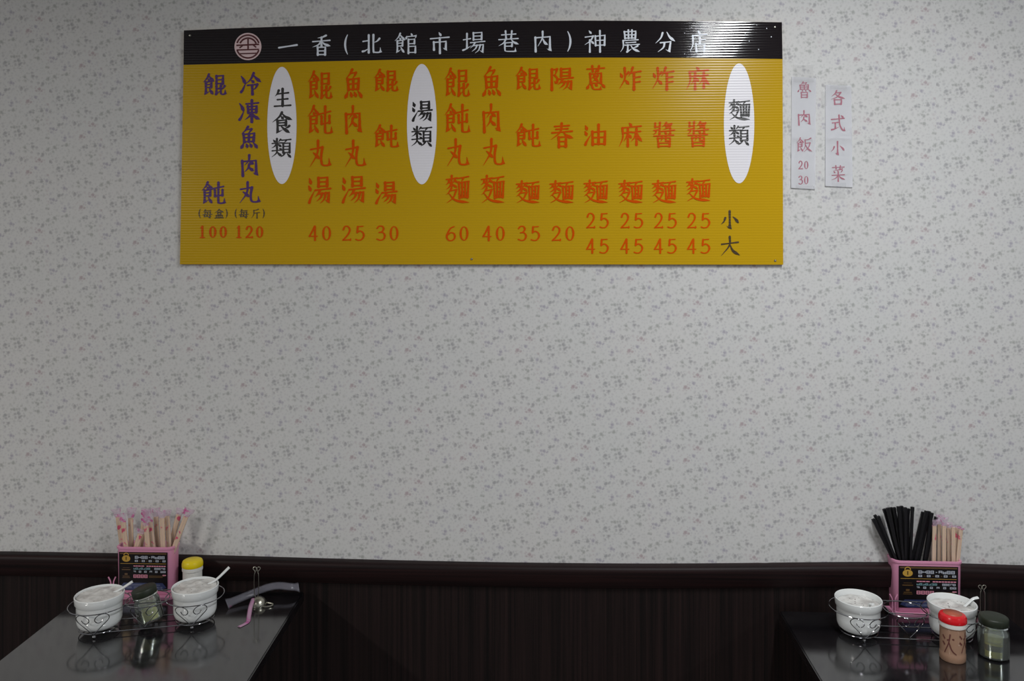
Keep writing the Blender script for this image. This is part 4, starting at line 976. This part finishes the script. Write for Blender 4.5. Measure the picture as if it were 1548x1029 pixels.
for i, (tp, md, yy) in enumerate(right_b):
    Y = hr.y + yy; e, a = stick_pts(tp, md, Y, fxR[0], fxR[1], TZ + 0.0125)
    bm = nb(); t = thing('black_chopstick', '%s black chopstick from the left in the right pink holder' % ORD[i], 'chopstick', tuple(e), group='black chopsticks in the right holder')
    ax = (a - e).normalized()
    sq_stick(bm, e, a - ax * 0.011, 0.0070, 0.0060, 0, 0, 0.005); obj('shaft', bm, M['blackstick'], t)
    bm = nb(); sq_stick(bm, a - ax * 0.011, a, 0.0078, 0.0068, 0, 0); obj('end_cap', bm, M['blackstick'], t)
right_w = [((1412.5, 795), (1411.5, 847), .016, .016, .004), ((1420, 793), (1419.5, 847), .033, .024, .001), ((1427, 795), (1427, 847), .014, .022, 0), ((1434, 798), (1434.5, 847), .030, .014, -.003),
           ((1441, 797), (1441.5, 848), .015, .006, 0), ((1447.5, 798), (1448, 848), .032, .006, 0), ((1452.5, 800), (1452.5, 848), .018, .004, 0)]
for i, (tp, md, yy, cr_, pu) in enumerate(right_w):
    wrapped(tp, md, hr.y + yy, (fxR[0], hr.x + 0.073), '%s pair of film-wrapped chopsticks from the left in the right pink holder' % ORD[i], 'wrapped chopsticks in the right holder', cr_, 0.0044, pull=pu)

# ------------------------------------------------------------------ order slip clips with domed bases
def slip_clip(c, label, rz=0.0):
    t = thing('order_slip_clip', label, 'clip stand', tuple(c), rz, 'domed order slip clips')
    Mx = Matrix.Translation(c) @ Matrix.Rotation(rz, 4, 'Z')
    bm = nb(); lathe(bm, [(0, 0), (0.021, 0), (0.0215, 0.002), (0.0195, 0.010), (0.0150, 0.017), (0.008, 0.0215), (0, 0.023)], (0, 0, 0), 32, None)
    for v in bm.verts: v.co = Mx @ v.co
    obj('domed_base', bm, M['dullsteel'], t, True)
    bm = nb(); pts3 = spline([(0.012, 0.006, 0.0045), (0.026, 0.004, 0.005), (0.038, 0.000, 0.004), (0.038, -0.008, 0.003), (0.026, -0.014, 0.003), (0.010, -0.014, 0.004)], 6)
    tube(bm, [Mx @ p for p in pts3], 0.0019, 8); obj('finger_loop', bm, M['dullsteel'], t, True)
    for s in (-1, 1):
        x = -0.006 + s * 0.0058
        P3 = spline([(-0.006 + s * 0.002, 0, 0.020), (x, 0, 0.035), (x * 1.0, 0, 0.078), (x - 0.002 * s, 0.001, 0.088), (x + 0.004 * s, 0.002, 0.0965), (x - 0.0 * s, 0.003, 0.1005), (x - 0.005 * s, 0.003, 0.097), (x - 0.004 * s, 0.002, 0.090)], 6)
        bm = nb(); tube(bm, [Mx @ p for p in P3], 0.0010, 8); obj('clip_wire', bm, M['dullsteel'], t, True)
side('L'); c1 = onZ(391, 914.5, TZ); slip_clip(c1, 'steel order slip clip with domed base among the wrappers on the left table')
side('R'); c2 = onZ(1489, 943, TZ); slip_clip(c2, 'steel order slip clip standing behind the glass jar on the right table')

# ------------------------------------------------------------------ empty wrappers lying on the left table
def sleeve(pts, w, m, name, label, flare=True, tilt=0.0):
    P3 = spline(pts, 8); n = len(P3); bm = nb(); rows = []
    for i, p in enumerate(P3):
        a = P3[max(i - 1, 0)]; b = P3[min(i + 1, n - 1)]; d = b - a; s = Vector((-d.y, d.x, 0))
        s = s.normalized() if s.length > 1e-7 else Vector((0, 1, 0))
        if s.y < 0: s = -s
        s = (s * math.cos(tilt) + Vector((0, 0, 1)) * math.sin(tilt))
        u = i / (n - 1); ww = w * (1 + (0.35 * (max(0, 1 - u * 14) + max(0, 1 - (1 - u) * 14)) if flare else 0))
        up = Vector((0, -math.sin(tilt), math.cos(tilt))); th = 0.0016
        rows.append([bm.verts.new(p + s * ww * k + up * (th * h)) for k, h in ((-1, 0.2), (-0.55, 1.2), (0, 1.5), (0.55, 1.2), (1, 0.2), (0.5, 0.0), (-0.5, 0.0))])
    for A, B in zip(rows, rows[1:]):
        for i in range(7): bm.faces.new((A[i], A[(i + 1) % 7], B[(i + 1) % 7], B[i])).smooth = True
    o = obj(name, bm, m); tag(o, label, 'wrapper', 'empty chopstick wrappers'); return o
side('L')
def Tq(px, py, z): return onZ(px, py, TZ + z)
o = sleeve([Tq(343, 912.5, 0.0105), Tq(362, 904.5, 0.013), Tq(384, 895.5, 0.018), Tq(402, 888.5, 0.026), Tq(420, 885, 0.028), Tq(438, 886.5, 0.026), Tq(452, 887.5, 0.020)], 0.0105, M['filmlie'],
           'chopstick_wrapper', 'clear empty chopstick wrapper arching behind the domed clip on the left table', True, 0.85)
o = sleeve([Tq(383, 905, 0.018), Tq(379, 916, 0.012), Tq(376.5, 930, 0.003), Tq(375, 939, 0.0009), Tq(370, 943, 0.0008), Tq(361, 947.5, 0.0008)], 0.0058, M['filmpink'],
           'chopstick_wrapper', 'pink folded chopstick wrapper in front of the domed clip on the left table', False)
